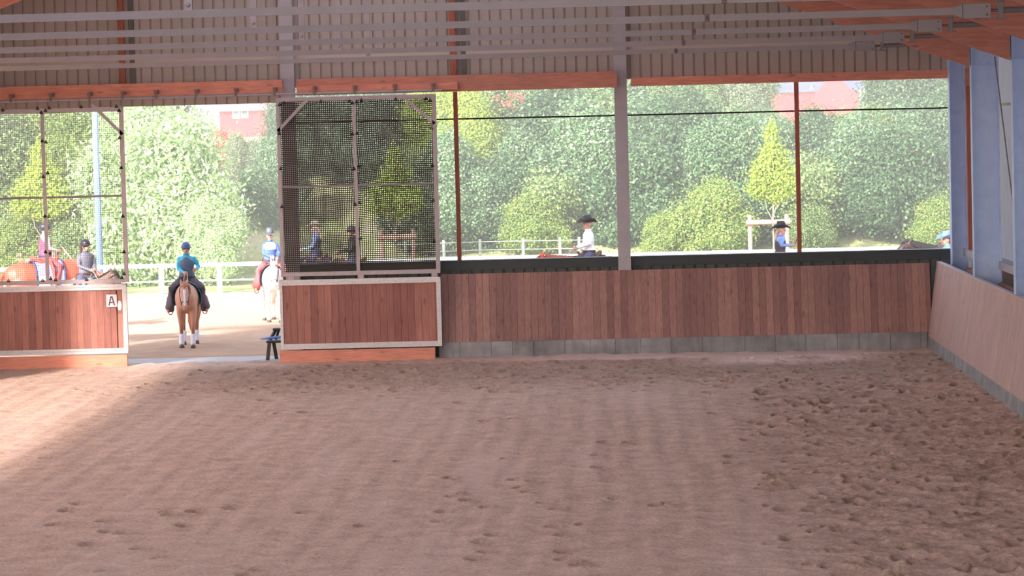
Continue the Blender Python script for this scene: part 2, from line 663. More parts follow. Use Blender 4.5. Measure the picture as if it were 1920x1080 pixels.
DUG_SHADE = np.maximum(DUG_SHADE, trod * vnoise(0.6, 32) ** 2 * vnoise(0.17, 33) * 1.0)
DUG_SHADE = np.maximum(DUG_SHADE, trod * (0.12 + 0.3 * np.clip((GY - 51) / 4, 0, 1)))
DUG_SHADE *= (1 - 0.6 * DRY)
ny, nx = GX.shape
verts = np.stack([GX, GY, H], -1).reshape(-1, 3).astype(np.float32)
idx = np.arange(ny * nx).reshape(ny, nx)
quads = np.stack([idx[:-1, :-1], idx[:-1, 1:], idx[1:, 1:], idx[1:, :-1]], -1).reshape(-1, 4).astype(np.int32)
me = bpy.data.meshes.new('floor')
me.vertices.add(len(verts)); me.vertices.foreach_set('co', verts.ravel())
me.loops.add(quads.size); me.loops.foreach_set('vertex_index', quads.ravel())
me.polygons.add(len(quads)); me.polygons.foreach_set('loop_start', np.arange(0, quads.size, 4, dtype=np.int32))
me.update(calc_edges=True)
for nm, arr in (('dug_shade', DUG_SHADE), ('dry', DRY)):
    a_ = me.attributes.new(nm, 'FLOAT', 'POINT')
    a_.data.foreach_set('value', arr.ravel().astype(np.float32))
me.shade_smooth()
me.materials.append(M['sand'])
fl = bpy.data.objects.new('floor', me)
COL.objects.link(fl)
structure(fl)
# rest of the floor, behind the visible part
nb = MB(); nb.add([(-14.1, -20, -0.01), (6.3, -20, -0.01), (6.3, 27.2, -0.01), (-14.1, 27.2, -0.01)], [(0, 1, 2, 3)])
structure(nb.build('floor_rear', M['sand']))

# ---- ground outside: shaded yard sand, grey strip at the gate
nb = MB()
nx_, ny_ = 70, 60
vv, ff = [], []
for j in range(ny_ + 1):
    for i in range(nx_ + 1):
        x, y = -40 + i * 1.0, 59.3 + j * 27.2 / ny_
        z = 0.02 * noise.noise(Vector((x * 0.9, y * 1.3, 0))) if 61 < y < 86 else 0
        vv.append((x, y, z - 0.01))
for j in range(ny_):
    for i in range(nx_):
        a = j * (nx_ + 1) + i
        ff.append((a, a + 1, a + nx_ + 2, a + nx_ + 1))
nb.add(vv, ff)
structure(nb.build('ground_yard', M['yard'], smooth=True))
nb = MB(); nb.box(-14, 7, 59.25, 61.0, -0.05, 0.012)
structure(nb.build('ground_pavement', M['pavement'], bevel=0))


def terrain(x, y):
    if y < 86.4:
        return 0.0
    s = lambda a, b, v: max(0, min(1, (v - a) / (b - a))) ** 1
    z = 0.05 * s(86, 90, y)
    q = s(92.5, 107, y)
    z += 3.0 * q * q * (3 - 2 * q)
    z += 1.1 * s(107, 125, y)
    return z


nb = MB()
vv, ff = [], []
ysl = [86.4 + i * 1.1 for i in range(36)] + [135, 160, 220, 320, 520]
xsl = [-60 + i * 2 for i in range(61)]
for y in ysl:
    for x in xsl:
        vv.append((x * (1 if y < 130 else 3), y, terrain(x, y) + 0.12 * noise.noise(Vector((x * 0.3, y * 0.3, 3)))))
for j in range(len(ysl) - 1):
    for i in range(len(xsl) - 1):
        a = j * len(xsl) + i
        ff.append((a, a + 1, a + len(xsl) + 1, a + len(xsl)))
nb.add(vv, ff)
structure(nb.build('ground_meadow', M['grass'], smooth=True))

# ---- far wall: cladding above the openings (profiled sheet)
def ribbed(x0, x1, z0, z1, y, pitch=0.212, depth=0.035, groove=0.04, ztop=None):
    nb = MB()
    xs = []
    x = x0
    while x < x1:
        xs += [(x, 0), (x + pitch - groove, 0), (x + pitch - groove * 0.8, depth), (x + pitch - groove * 0.2, depth)]
        x += pitch
    xs.append((x1, 0))
    xs = [q for q in xs if q[0] <= x1]
    vv = []
    for (x, d) in xs:
        vv.append((x, y + d, z0))
    for (x, d) in xs:
        vv.append((x, y + d, ztop(x) if ztop else z1))
    n = len(xs)
    # back skin for thickness
    for (x, d) in xs:
        vv.append((x, y + d + 0.02, z0))
    for (x, d) in xs:
        vv.append((x, y + d + 0.02, ztop(x) if ztop else z1))
    ff = []
    for i in range(n - 1):
        ff.append((i, i + 1, n + i + 1, n + i))
        ff.append((2 * n + i + 1, 2 * n + i, 3 * n + i, 3 * n + i + 1))
        ff.append((i, 2 * n + i, 2 * n + i + 1, i + 1))
    nb.add(vv, ff)
    return nb


o = ribbed(XL, 6.9, 5.47, 9, YW + 0.50, ztop=lambda x: zr(x) + 1.0).build('wall_far', M['clad'])
structure(o, 'profiled beige metal sheet wall above the openings')
# flashing strips standing proud where sheets meet
# header strip of cladding under the rail, over the gateway
o = ribbed(XL, wx(531, YW), 5.18, 5.5, YW + 0.56).build('wall_far_header', M['clad'])
structure(o)
# dark low wall under the windows with its sill
xa, xb = wx(541, YW), 6.55
o = ribbed(xa, xb, 0.0, 1.80, YW + 0.62, groove=0.05).build('wall_far_low', M['darkclad'])
structure(o)
nb = MB()
nb.box(xa, xb, YW + 0.52, YW + 0.82, 1.75, 1.93)
nb.box(xa, xb, YW + 0.50, YW + 0.86, 1.925, 1.945)
sill = structure(nb.build('trim_1', M['darksill']), 'charcoal metal sill running under the wide openings')

# timber lintels
def beam(name, px0, px1, z0, z1, y0, y1, label, mat='sill_beam', cat='beam'):
    nb = MB()
    x0, x1 = wx(px0, y0, 170), wx(px1, y0, 170)
    nlam = max(1, round((z1 - z0) / 0.13))
    for k in range(nlam):
        a = z0 + (z1 - z0) * k / nlam
        b = z0 + (z1 - z0) * (k + 1) / nlam
        nb.box(x0, x1, y0, y1, a + (0.001 if k else 0), b)
    return tag(nb.build(name, M[mat]), label, cat)


beam('lintel_beam', -60, 529, 5.38, 5.63, YW, YW + 0.25, 'orange timber lintel over the gateway, left of the left wall column', cat='lintel')
beam('lintel_beam', 556, 1157, 5.31, 5.63, YW + 0.02, YW + 0.25, 'deep orange timber lintel between the two grey wall columns', 'beam', cat='lintel')
beam('lintel_beam', 1183, 1786, 5.32, 5.49, YW + 0.02, YW + 0.25, 'slim pinkish timber lintel over the opening right of the middle grey column', cat='lintel')
beam('rail_board', 556, 858, 5.35, 5.49, YW - 0.12, YW + 0.015, 'orange board carrying the right half of the sliding rail', cat='board')

# sliding rail with brackets
rail = thing('sliding_rail', 'thin metal sliding door rail on brackets under the orange lintel', 'rail', (0, YW - 0.2, 5.34))
nb = MB()
nb.tube([(wx(-40, YW), 0, 0.0), (wx(835, YW), 0, 0.0)], 0.022, 8)
nb.build('rail_tube', M['frame'], rail)
for px in (20, 95, 167, 230, 292, 368, 442, 515, 590, 665, 740, 812):
    x = wx(px, YW - 0.2, 175)
    nb = MB()
    nb.box(x - 0.035, x + 0.035, -0.01, 0.2, 0.07, 0.14)
    nb.box(x - 0.02, x + 0.02, -0.03, 0.01, -0.02, 0.12)
    nb.bar((x - 0.03, 0.0, 0.13), (x + 0.03, -0.02, 0.13), 0.02)
    nb.build('bracket', M['darksteel'], rail)

# wall columns
def wall_column(px, wpx, label):
    c = wx(px, YW + 0.34, 400)
    w = wpx / 95.0
    nb = MB()
    # I section seen on its flange
    nb.box(c - w / 2, c + w / 2, YW + 0.34, YW + 0.355, 0, zr(c) + 0.2)
    nb.box(c - 0.006, c + 0.006, YW + 0.355, YW + 0.475, 0, zr(c) + 0.2)
    nb.box(c - w / 2, c + w / 2, YW + 0.475, YW + 0.49, 0, zr(c) + 0.2)
    o = nb.build('wall_column', M['wallsteel'])
    return tag(o, label, 'column')


wall_column(546, 26, 'grey steel wall column behind the dark net screen')
wall_column(1169, 24, 'grey steel column between the two wide openings')

# thin timber posts
def post(px, w, z0, z1, y, label):
    c = wx(px, y, 300)
    nb = MB(); nb.box(c - w / 2, c + w / 2, y, y + 0.12, z0, z1)
    return tag(nb.build('timber_post', M['post_wood'], bevel=0.004), label, 'post')


post(234.5, 0.10, 5.63, 8.2, YW + 0.36, 'reddish timber post on the beige cladding above the gateway')
post(854.5, 0.13, 5.63, 8.2, YW + 0.36, 'reddish timber post on the cladding above the board end')
post(856.5, 0.085, 1.945, 5.31, YW + 0.6, 'thin reddish timber post in the opening beside the dark net screen')
post(1496, 0.085, 1.945, 5.33, YW + 0.6, 'thin reddish timber post in the right hand opening')
for px in (240, 866):
    c = wx(px, YW, 80)
    nb = MB(); nb.box(c - 0.05, c + 0.05, YW + 0.44, YW + 0.5, 5.64, 8.2)
    structure(nb.build('trim_2', M['darkclad']))

# black tube across the openings
nb = MB()
nb.tube([W(541, 231, YW + 0.75), W(820, 224, YW + 0.75), W(1180, 216, YW + 0.75), W(1500, 208, YW + 0.75), W(1790, 202, YW + 0.75)], 0.016, 8)
tag(nb.build('cable', M['cable']), 'thin black cable strung across the wide openings', 'cable')

# kicker boards on the far wall: leaning planks over a concrete footing
nb = MB()
x = wx(822, YW)
xe = 6.02
while x < xe:
    w = 0.137
    x2 = min(x + w, xe)
    y0, y1 = YW, YW + 0.27
    j = random.uniform(-0.004, 0.004)
    p = [(x + 0.004, y0 + j, 0.34), (x2, y0 + j, 0.34), (x2, y0 + j + 0.05, 0.34), (x + 0.004, y0 + j + 0.05, 0.34),
         (x + 0.004, y1 + j, 1.685), (x2, y1 + j, 1.685), (x2, y1 + j + 0.05, 1.685), (x + 0.004, y1 + j + 0.05, 1.685)]
    nb.add(p, [(0, 3, 2, 1), (4, 5, 6, 7), (0, 1, 5, 4), (1, 2, 6, 5), (2, 3, 7, 6), (3, 0, 4, 7)])
    x += w
nb2 = MB(); nb2.add([(wx(822, YW), YW + 0.045, 0.3), (xe, YW + 0.045, 0.3), (xe, YW + 0.31, 1.67), (wx(822, YW), YW + 0.31, 1.67)], [(0, 1, 2, 3)])
structure(nb.build('wall_kicker', M['boards']), 'leaning reddish plank kick boards along the far wall')
structure(nb2.build('wall_kicker_back', M['darksill']))
nb = MB()
x = wx(816, YW)
while x < 5.93:
    w = random.choice((0.42, 0.5, 0.6, 0.62))
    nb.box(x + 0.004, min(x + w, 5.93), YW - 0.02, YW + 0.2, -0.1, 0.345)
    x += w
structure(nb.build('baseboard_far', M['concrete'], bevel=0.004), 'grey concrete footing blocks under the far kick boards')

# kicker on the right side: base x=5.92 leaning out to 6.2 at the top
def slant(nb, x0, z0, x1, z1, th, ya, yb):
    p = [(x0, ya, z0), (x1, ya, z1), (x1 + th, ya, z1), (x0 + th, ya, z0), (x0, yb, z0), (x1, yb, z1), (x1 + th, yb, z1), (x0 + th, yb, z0)]
    nb.add(p, [(0, 1, 2, 3), (7, 6, 5, 4), (0, 4, 5, 1), (1, 5, 6, 2), (2, 6, 7, 3), (3, 7, 4, 0)])


nb = MB()
y = 59.28
while y > 25:
    slant(nb, 5.945, 0.26, 6.17, 1.70, 0.045, y - 0.247, y - 0.0008)
    y -= 0.248
structure(nb.build('wall_kicker_right', M['side_boards']), 'smooth pale reddish kick boards leaning along the right side')
nb = MB(); slant(nb, 5.90, -0.15, 5.95, 0.262, 0.2, 20, 59.3)
structure(nb.build('baseboard_right', M['concrete']))
nb = MB(); nb.box(6.172, 6.27, 20, 59.4, 1.675, 1.712)
structure(nb.build('trim_3', simple('pale_cap', srgb(198, 182, 186), 0.6, 0, 0.08, 6), bevel=0.004), 'pale cap board on the right kick wall')
nb = MB()
a, b = W(1812, 545, 54.0), W(1807, 570, 54.0)
for q in (a, b):
    q.x = 6.10
p0 = Vector((6.085, 53.6, 1.44)); 
# pale scratch on the side kick wall
def on_side(px, py):
    d = ray(px, py)
    # plane through (5.945,*,0.26),(6.17,*,1.70)
    nrm = Vector((1.44, 0, -0.225)); p_ = Vector((5.945, 0, 0.26))
    t_ = (p_ - Vector((0, 0, CAM_Z))).dot(nrm) / d.dot(nrm)
    return Vector((0, 0, CAM_Z)) + d * t_
q0, q1 = on_side(1812, 545), on_side(1806, 570)
nb = MB(); nb.bar(q0 + Vector((-0.003, 0, 0)), q1 + Vector((-0.003, 0, 0)), 0.03, 0.012, up=(0, 1, 0))
tag(nb.build('wood_splinter', simple('pale_wood', srgb(232, 208, 196), 0.7)), 'short pale splintered scratch on the right kick wall', 'splinter')

# right side wall: timber below, ledge, translucent sheet above
nb = MB()
for k in range(12):
    nb.box(6.92, 6.96, 20, 59.4, k * 0.16, k * 0.16 + 0.155)
structure(nb.build('wall_right_low', planks_mat('brown_planks', srgb(120, 88, 78), srgb(140, 100, 88), srgb(80, 56, 50), vert=False)))
nb = MB(); nb.box(6.66, 6.95, 20, 59.6, 1.93, 1.97); nb.box(6.66, 6.70, 20, 59.6, 1.83, 1.93)
structure(nb.build('trim_4', simple('ledge', srgb(178, 176, 188), 0.5, 0.2, 0.06, 5)))
nb = MB()
for y0 in np.arange(20.0, 59.5, 0.09):
    y0 = float(y0)
    nb.add([(6.90, y0, 1.97), (6.915, y0 + 0.045, 1.97), (6.90, y0 + 0.09, 1.97), (6.90, y0, 6.6), (6.915, y0 + 0.045, 6.6), (6.90, y0 + 0.09, 6.6)], [(0, 1, 4, 3), (1, 2, 5, 4)])
structure(nb.build('wall_right', M['poly']))
nb = MB(); nb.box(6.86, 6.90, 20, 59.4, 4.74, 4.79)
structure(nb.build('trim_5', M['rod']))
nb = MB(); nb.tube([(6.7, 20, 1.55), (6.7, 58.5, 1.55)], 0.05, 8)
structure(nb.build('trim_6', M['stake']))

# ---- frames along the hall
S = 5.56
D1 = 53.5
def frame_cols(k, y):
    lab = ['nearest the far wall corner', 'second from the far wall corner', 'third from the corner, cut by the picture edge']
    x0 = 6.22
    nb = MB()
    nb.box(x0, x0 + 0.018, y - 0.11, y + 0.11, 0, 6.2)
    nb.box(x0 + 0.018, x0 + 0.47, y - 0.006, y + 0.006, 0, 6.2)
    nb.box(x0 + 0.47, x0 + 0.488, y - 0.11, y + 0.11, 0, 6.2)
    nb.box(x0 + 0.018, x0 + 0.47, y - 0.11, y + 0.11, zr(x0) - 0.02 + 0.02, zr(x0) + 0.015)
    o = nb.build('steel_column', M['steel'])
    return o


for k in range(0, 6):
    y = D1 - k * S
    o = frame_cols(k, y)
    if k == 0:
        tag(o, 'blue-grey steel I column on the right side, second from the far corner', 'column')
    elif k == 1:
        tag(o, 'blue-grey steel I column at the right picture edge', 'column')
    else:
        tag(o, 'steel I column of the right side outside the picture', 'column', 'side columns beyond the picture')
    # rafter: glulam in two halves, each lamination a strip of one mesh
    for side in (1, -1):
        nb = MB()
        xe = 6.195 if side > 0 else XL
        x_in = RIDGE
        ze, zi = zr(xe), zr(x_in)
        for L in range(6):
            a0, a1 = L * 0.16, L * 0.16 + 0.158
            p = [(x_in, zi + a0), (xe, ze + a0), (xe, ze + a1), (x_in, zi + a1)]
            nb.prism(p, y - 0.09, y + 0.09)
        o = nb.build('roof_rafter', M['beam'])
        if side > 0 and k < 4:
            tag(o, ['orange laminated rafter nearest the far wall, top right', 'orange laminated rafter second from the far wall, top right',
                    'orange laminated rafter third from the far wall, top right', 'orange laminated rafter crossing the very top right corner'][k], 'rafter')
        else:
            tag(o, 'orange laminated rafter out of view', 'rafter', 'rafters out of view')
    # tie: flat steel from the ridge side, plate, turnbuckle, then a grey pipe to the column
    tz = 5.86
    td = thing('tie_rod', ['galvanised roof tie nearest the far wall, lowest of the five', 'galvanised roof tie second from the far wall',
                           'galvanised roof tie third from the far wall', 'galvanised roof tie fourth from the far wall',
                           'galvanised roof tie fifth from the far wall, highest in the picture', 'roof tie out of view'][k], 'tie rod', (0, y, tz))
    xc_ = 4.66
    nb = MB(); nb.box(-13.9, xc_ - 0.40, -0.03, 0.03, -0.042, 0.042); nb.build('tie_bar', M['rod'], td)
    nb = MB(); nb.box(xc_ - 0.46, xc_ - 0.12, -0.045, 0.045, -0.09, 0.09); nb.prism([(xc_ - 0.58, -0.045), (xc_ - 0.465, -0.085), (xc_ - 0.465, 0.085), (xc_ - 0.58, 0.045)], -0.04, 0.04)
    pl = nb.build('end_plate', M['rod'], td, bevel=0.004)
    for sz in (-0.05, 0.05):
        nb = MB(); nb.tube([(xc_ - 0.17, -0.055, sz), (xc_ - 0.17, -0.04, sz)], 0.013, 6)
        nb.build('bolt', M['darksteel'], pl)
    nb = MB(); nb.tube([(xc_ - 0.14, 0, 0), (xc_ + 0.06, 0, 0)], 0.018, 8); nb.build('threaded_rod', M['darksteel'], td)
    nb = MB()
    nb.box(xc_ - 0.03, xc_ + 0.03, -0.05, 0.05, -0.09, 0.1)
    nb.box(xc_ - 0.07, xc_ + 0.08, -0.05, 0.05, -0.10, -0.085)
    nb.box(xc_ - 0.05, xc_ + 0.05, -0.04, 0.04, 0.09, 0.12)
    nb.build('clamp', M['pipe'], td, bevel=0.003)
    nb = MB(); nb.tube([(xc_ + 0.03, 0, 0.0), (6.21, 0, 0.02)], 0.038, 10); nb.build('tie_pipe', M['pipe'], td)
    xj = [1.0, 1.02, 1.05, 1.08, 1.1, 1.1][k]
    nb = MB(); nb.box(xj - 0.03, xj + 0.03, -0.035, 0.035, -0.045, 0.045); nb.tube([(xj, -0.04, 0), (xj, 0.04, 0)], 0.02, 8)
    nb.build('joint', M['darksteel'], td, bevel=0.004)
    nb = MB(); nb.box(-4.54, -4.46, -0.035, 0.035, 0.03, zr(-4.5) - tz + 0.05); nb.tube([(-4.5, -0.045, 0.09), (-4.5, 0.045, 0.09)], 0.025, 8)
    nb.build('hanger', M['frame'], td)

# corner column on the far wall and the timber post behind it
nb = MB()
x0 = 6.42
nb.box(x0, x0 + 0.018, YW - 0.2, YW + 0.1, 0, 5.75)
nb.box(x0 + 0.018, x0 + 0.30, YW - 0.006, YW + 0.006, 0, 5.75)
nb.box(x0 + 0.30, x0 + 0.318, YW - 0.2, YW + 0.1, 0, 5.75)
tag(nb.build('steel_column', M['steel']), 'blue-grey steel column in the far right corner', 'column')
nb = MB(); nb.box(6.69, 6.84, 58.3, 58.45, 1.97, 5.15)
tag(nb.build('timber_post', M['post_wood'], bevel=0.005), 'reddish timber post between the two blue-grey columns at right', 'post')
nb = MB(); nb.box(6.68, 6.85, 58.28, 58.45, 5.15, 5.5)
tag(nb.build('timber_block', M['stake'], bevel=0.005), 'pale timber block on top of the reddish post at right', 'block')
# thin bracing rod between the columns on the right
nb = MB(); nb.tube([(6.62, D1 - 0.3, 5.6), (6.74, D1 - 2.4, 2.0)], 0.012, 6)
tag(nb.build('brace_rod', M['pipe']), 'thin diagonal brace rod beside the translucent side wall', 'rod')

# roof slabs with an opening for the added ridge fill panel
nb = MB()
for (xa_, xb_) in ((XL - 0.5, RIDGE - 3.8), (RIDGE + 3.8, XR + 0.4)):
    za, zb = zr(xa_) + 1.0, zr(xb_) + 1.0
    nb.prism([(xa_, za), (xb_, zb), (xb_, zb + 0.12), (xa_, za + 0.12)], -12, 60.0)
structure(nb.build('ceiling', M['roofsheet']))
nb = MB()  # translucent panel added along the ridge, unseen, to brighten the hall
zt = zr(RIDGE) + 1.0
for (xa_, xb_) in ((RIDGE - 3.8, RIDGE), (RIDGE, RIDGE + 3.8)):
    za, zb = zr(xa_) + 1.05, zr(xb_) + 1.05
    nb.add([(xa_, -12, za), (xb_, -12, zb), (xb_, 60, zb), (xa_, 60, za)], [(0, 1, 2, 3)])
structure(nb.build('ridge_fill', M['poly']), 'unseen translucent ridge panel added to fill the hall with light')
# unseen slab added outside to give the yard shadow a straight edge
nb = MB(); nb.box(XL - 1.5, XR + 1.0, 59.45, 60.7, 6.0, 6.12)
structure(nb.build('shadow_slab', M['roofsheet']))
# left side wall: low boards, added sun filter sheet above
nb = MB(); nb.box(XL - 0.1, XL, -12, 58.9, 0, 1.7)
structure(nb.build('wall_left', M['side_boards']))
nb = MB(); nb.add([(XL, 29, 1.7), (XL, 52.5, 1.7), (XL, 52.5, 6.0), (XL, 29, 6.0)], [(0, 1, 2, 3)])
structure(nb.build('filter_sheet', M['sunfilter']), 'unseen sheet added in the left side opening to dim the sun')
nb = MB()
nb.add([(XL, -12, 1.7), (XL, 29, 1.7), (XL, 29, 6.0), (XL, -12, 6.0)], [(0, 1, 2, 3)])
structure(nb.build('wall_left_sheet', M['poly']))
nb = MB(); nb.box(XL - 0.06, XL, 52.5, 59.3, 1.7, 6.0); nb.box(XL - 0.06, XL, -12, 59.3, 6.0, 6.8)
structure(nb.build('wall_left_end', M['clad']))

# ================================================================== sliding gates and net screens
def gate(px0, px1, z0, z1, y, label, hole=None, sign=None):
    x0, x1 = wx(px0, y, 600), wx(px1, y, 600)
    g = thing('sliding_gate', label, 'gate', ((x0 + x1) / 2, y, z0))
    cx = (x0 + x1) / 2
    w, h = (x1 - x0), z1 - z0
    nb = MB()
    fw = 0.105
    def fr(a, b, c_, d):
        nb.box(a, b, -0.05, 0.05, c_, d)
    # double channel frame: two ribs with a groove
    for (o1, o2, dy) in ((0.0, 0.045, 0.0), (0.045, 0.06, 0.018), (0.06, 0.105, 0.0)):
        nb.box(-w / 2 + o1, w / 2 - o1, -0.05 + dy, 0.05, o1, o2)
        nb.box(-w / 2 + o1, w / 2 - o1, -0.05 + dy, 0.05, h - o2, h - o1)
    nb.box(-w / 2, -w / 2 + 0.06, -0.052, 0.05, 0, h)
    nb.box(w / 2 - 0.085, w / 2, -0.052, 0.05, 0, h)
    nb.build('frame', M['galv'], g)
    nb = MB()
    x = -w / 2 + 0.06
    xe_ = w / 2 - 0.085
    while x < xe_ - 0.01:
        x2 = min(x + 0.137, xe_)
        segs = [(0.1, h - 0.1)]
        if hole and x - 0.001 < hole[0] - cx < x2 + 0.001:
            # hand hole cut through this board as an octagon-like gap
            hx, hz = hole[0] - cx, hole[1] - z0
            rw, rh = 0.047, 0.098
            N = 16
            ring = [(hx + rw * (abs(math.cos(2 * math.pi * i / N)) ** 0.8) * (1 if math.cos(2 * math.pi * i / N) > 0 else -1),
                     hz + rh * math.sin(2 * math.pi * i / N)) for i in range(N)]
            xa_, xb_ = min(x + 0.004, hx - rw - 0.012), max(x2, hx + rw + 0.012)
            outer = []
            for i in range(N):
                c_, s_ = math.cos(2 * math.pi * i / N), math.sin(2 * math.pi * i / N)
                m_ = max(abs(c_), abs(s_))
                outer.append((hx + (xb_ - hx if c_ > 0 else hx - xa_) * c_ / m_, hz + 0.16 * s_ / m_))
            vv = [(p[0], -0.02, p[1]) for p in ring] + [(p[0], -0.02, p[1]) for p in outer] + [(p[0], 0.02, p[1]) for p in ring] + [(p[0], 0.02, p[1]) for p in outer]
            ff = []
            for i in range(N):
                j = (i + 1) % N
                ff += [(i, j, N + j, N + i), (2 * N + j, 2 * N + i, 3 * N + i, 3 * N + j), (i, 2 * N + i, 2 * N + j, j)]
            nb.add(vv, ff)
            segs = [(0.1, hz - 0.16), (hz + 0.16, h - 0.1)]
            nb.box(xa_, xb_, -0.02, 0.02, *segs[0])
            nb.box(xa_, xb_, -0.02, 0.02, *segs[1])
            x = xb_
            continue
        for a, b in segs:
            nb.box(x + 0.004, x2, -0.02, 0.02, a, b)
        x = x2
    nb.build('planking', M['door_boards'], g)
    return g, cx


HX, HZ = W(224, 573, YW - 0.25).x, W(224, 573, YW - 0.25).z
g1, cx1 = gate(-260, 239.5, 0.30, 1.67, YW - 0.25, 'reddish plank sliding gate left of the gateway, with the letter plate', hole=(HX, HZ))
g2, cx2 = gate(526, 828, 0.30, 1.67, YW - 0.25, 'reddish plank sliding gate right of the gateway under the dark net')

# letter plate A
sp = W(209.5, 564, YW - 0.29)
sg = thing('letter_sign', 'grey square plate with the dark letter A on the left gate', 'sign', (sp.x, YW - 0.30, sp.z))
nb = MB(); nb.box(-0.105, 0.105, -0.006, 0.026, -0.125, 0.125); nb.build('plate', simple('plate_grey', srgb(196, 190, 204), 0.5, 0, 0.04, 10), sg, bevel=0.003)
nb = MB()
nb.bar((-0.055, -0.009, -0.09), (-0.008, -0.009, 0.09), 0.022, 0.006, up=(0, 1, 0))
nb.bar((0.055, -0.009, -0.09), (0.008, -0.009, 0.09), 0.022, 0.006, up=(0, 1, 0))
nb.box(-0.042, 0.042, -0.012, -0.006, -0.042, -0.022)
nb.build('letter', simple('ink', srgb(62, 52, 62), 0.6), sg)

# base boards beneath the gates
nb = MB(); nb.box(wx(-120, YW - 0.2, 680), wx(240, YW - 0.2, 680), YW - 0.30, YW - 0.16, -0.05, 0.275)
structure(nb.build('baseboard_gate', M['sill_beam']), 'orange timber beam under the left gate')
nb = MB(); nb.box(wx(526, YW - 0.2, 680), wx(817, YW - 0.2, 680), YW - 0.30, YW - 0.16, -0.05, 0.275)
structure(nb.build('baseboard_gate_right', M['sill_beam']), 'orange timber beam under the right gate')


def net_screen(px0, px1, mulls, zb, zt, zmid, y, label, braces, dark, clips):
    x0, x1 = wx(px0, y, 360), wx(px1, y, 360)
    g = thing('net_screen', label, 'screen', (x0, y, zb))
    w, h = x1 - x0, zt - zb
    T = 0.075
    nb = MB()
    nb.box(0, T, -0.03, 0.03, 0, h)
    nb.box(w - T * 1.15, w, -0.03, 0.03, 0, h)
    nb.box(0, w, -0.031, 0.029, h - T * 1.1, h)
    nb.box(0, w, -0.031, 0.029, 0, T * 1.1)
    nb.build('frame', M['frame'], g, bevel=0.004)
    if dark:
        for hx_ in (0.2, w / 2, w - 0.12):
            nb = MB(); nb.box(hx_ - 0.06, hx_ + 0.06, -0.035, 0.03, -0.072, 0.02); nb.build('hinge', M['frame'], g, bevel=0.004)
    for mx_ in mulls:
        c_ = wx(mx_, y, 360) - x0
        nb = MB(); nb.box(c_ - 0.034, c_ + 0.034, -0.033, 0.02, 0.06, h - 0.06)
        nb.build('mullion', M['frame'], g)
    nb = MB(); nb.box(0.05, w - 0.05, -0.02, 0.026, zmid - zb - 0.022, zmid - zb + 0.022)
    nb.build('crossbar', M['pipe'], g)
    for (a, b) in braces:
        a_, b_ = W(a[0], a[1], y), W(b[0], b[1], y)
        nb = MB(); nb.bar((a_.x - x0, -0.005, a_.z - zb), (b_.x - x0, -0.005, b_.z - zb), 0.06, 0.05, up=(0, 1, 0))
        nb.build('brace', M['frame'], g)
    # the net: real threads, pulled a little out of true
    nb = MB()
    pitch = 0.038 if dark else 0.040
    tw = 0.0195 if dark else 0.0048
    yn = 0.036
    x_a, x_b, z_a, z_b = 0.03, w - 0.03, 0.03, h - 0.03
    def warp(x, z):
        e = math.sin(math.pi * min(1, max(0, (x - x_a) / (x_b - x_a)))) ** 0.5 * math.sin(math.pi * min(1, max(0, (z - z_a) / (z_b - z_a)))) ** 0.5
        a = noise.noise(Vector((x * 1.7, z * 0.9, 1.3))) * 0.075 + noise.noise(Vector((x * 5, z * 1.6, 7.3))) * 0.022
        b = noise.noise(Vector((x * 1.1, z * 1.9, 5.1))) * 0.06 + noise.noise(Vector((x * 2.6, z * 5, 2.3))) * 0.014
        c_ = noise.noise(Vector((x * 1.3, z * 1.3, 9.0))) * 0.05
        return Vector((x + a * e, yn + abs(c_) * e, z + b * e))
    step = 0.09
    nzs = int((z_b - z_a) / step)
    nxs = int((x_b - x_a) / step)
    xx = x_a
    while xx < x_b:
        vv = []
        for k in range(nzs + 1):
            q = warp(xx, z_a + (z_b - z_a) * k / nzs)
            vv += [q + Vector((-tw / 2, 0, 0)), q + Vector((tw / 2, 0, 0)), q + Vector((0, 0.004, 0))]
        ff = []
        for k in range(nzs):
            o_ = k * 3
            for i in range(3):
                j = (i + 1) % 3
                ff.append((o_ + i, o_ + j, o_ + 3 + j, o_ + 3 + i))
        nb.add(vv, ff)
        xx += pitch
    zz = z_a
    while zz < z_b:
        vv = []
        for k in range(nxs + 1):
            q = warp(x_a + (x_b - x_a) * k / nxs, zz)
            vv += [q + Vector((0, 0, -tw / 2)), q + Vector((0, 0, tw / 2)), q + Vector((0, -0.003, 0))]
        ff = []
        for k in range(nxs):
            o_ = k * 3
            for i in range(3):
                j = (i + 1) % 3
                ff.append((o_ + i, o_ + j, o_ + 3 + j, o_ + 3 + i))
        nb.add(vv, ff)
        zz += pitch
    nb.build('net', M['net'] if dark else M['net_pale'], g)
    for (cx_, cy_) in clips:
        q = W(cx_, cy_, y)
        nb = MB()
        nb.tube([(q.x - x0 - 0.022, -0.045, q.z - zb - 0.02), (q.x - x0, -0.05, q.z - zb + 0.03), (q.x - x0 + 0.022, -0.045, q.z - zb - 0.02)], 0.014, 6)
        nb.tube([(q.x - x0 - 0.022, -0.045, q.z - zb - 0.02), (q.x - x0 + 0.022, -0.045, q.z - zb - 0.02)], 0.013, 6)
        nb.build('net_clip', M['black'], g)
    return g


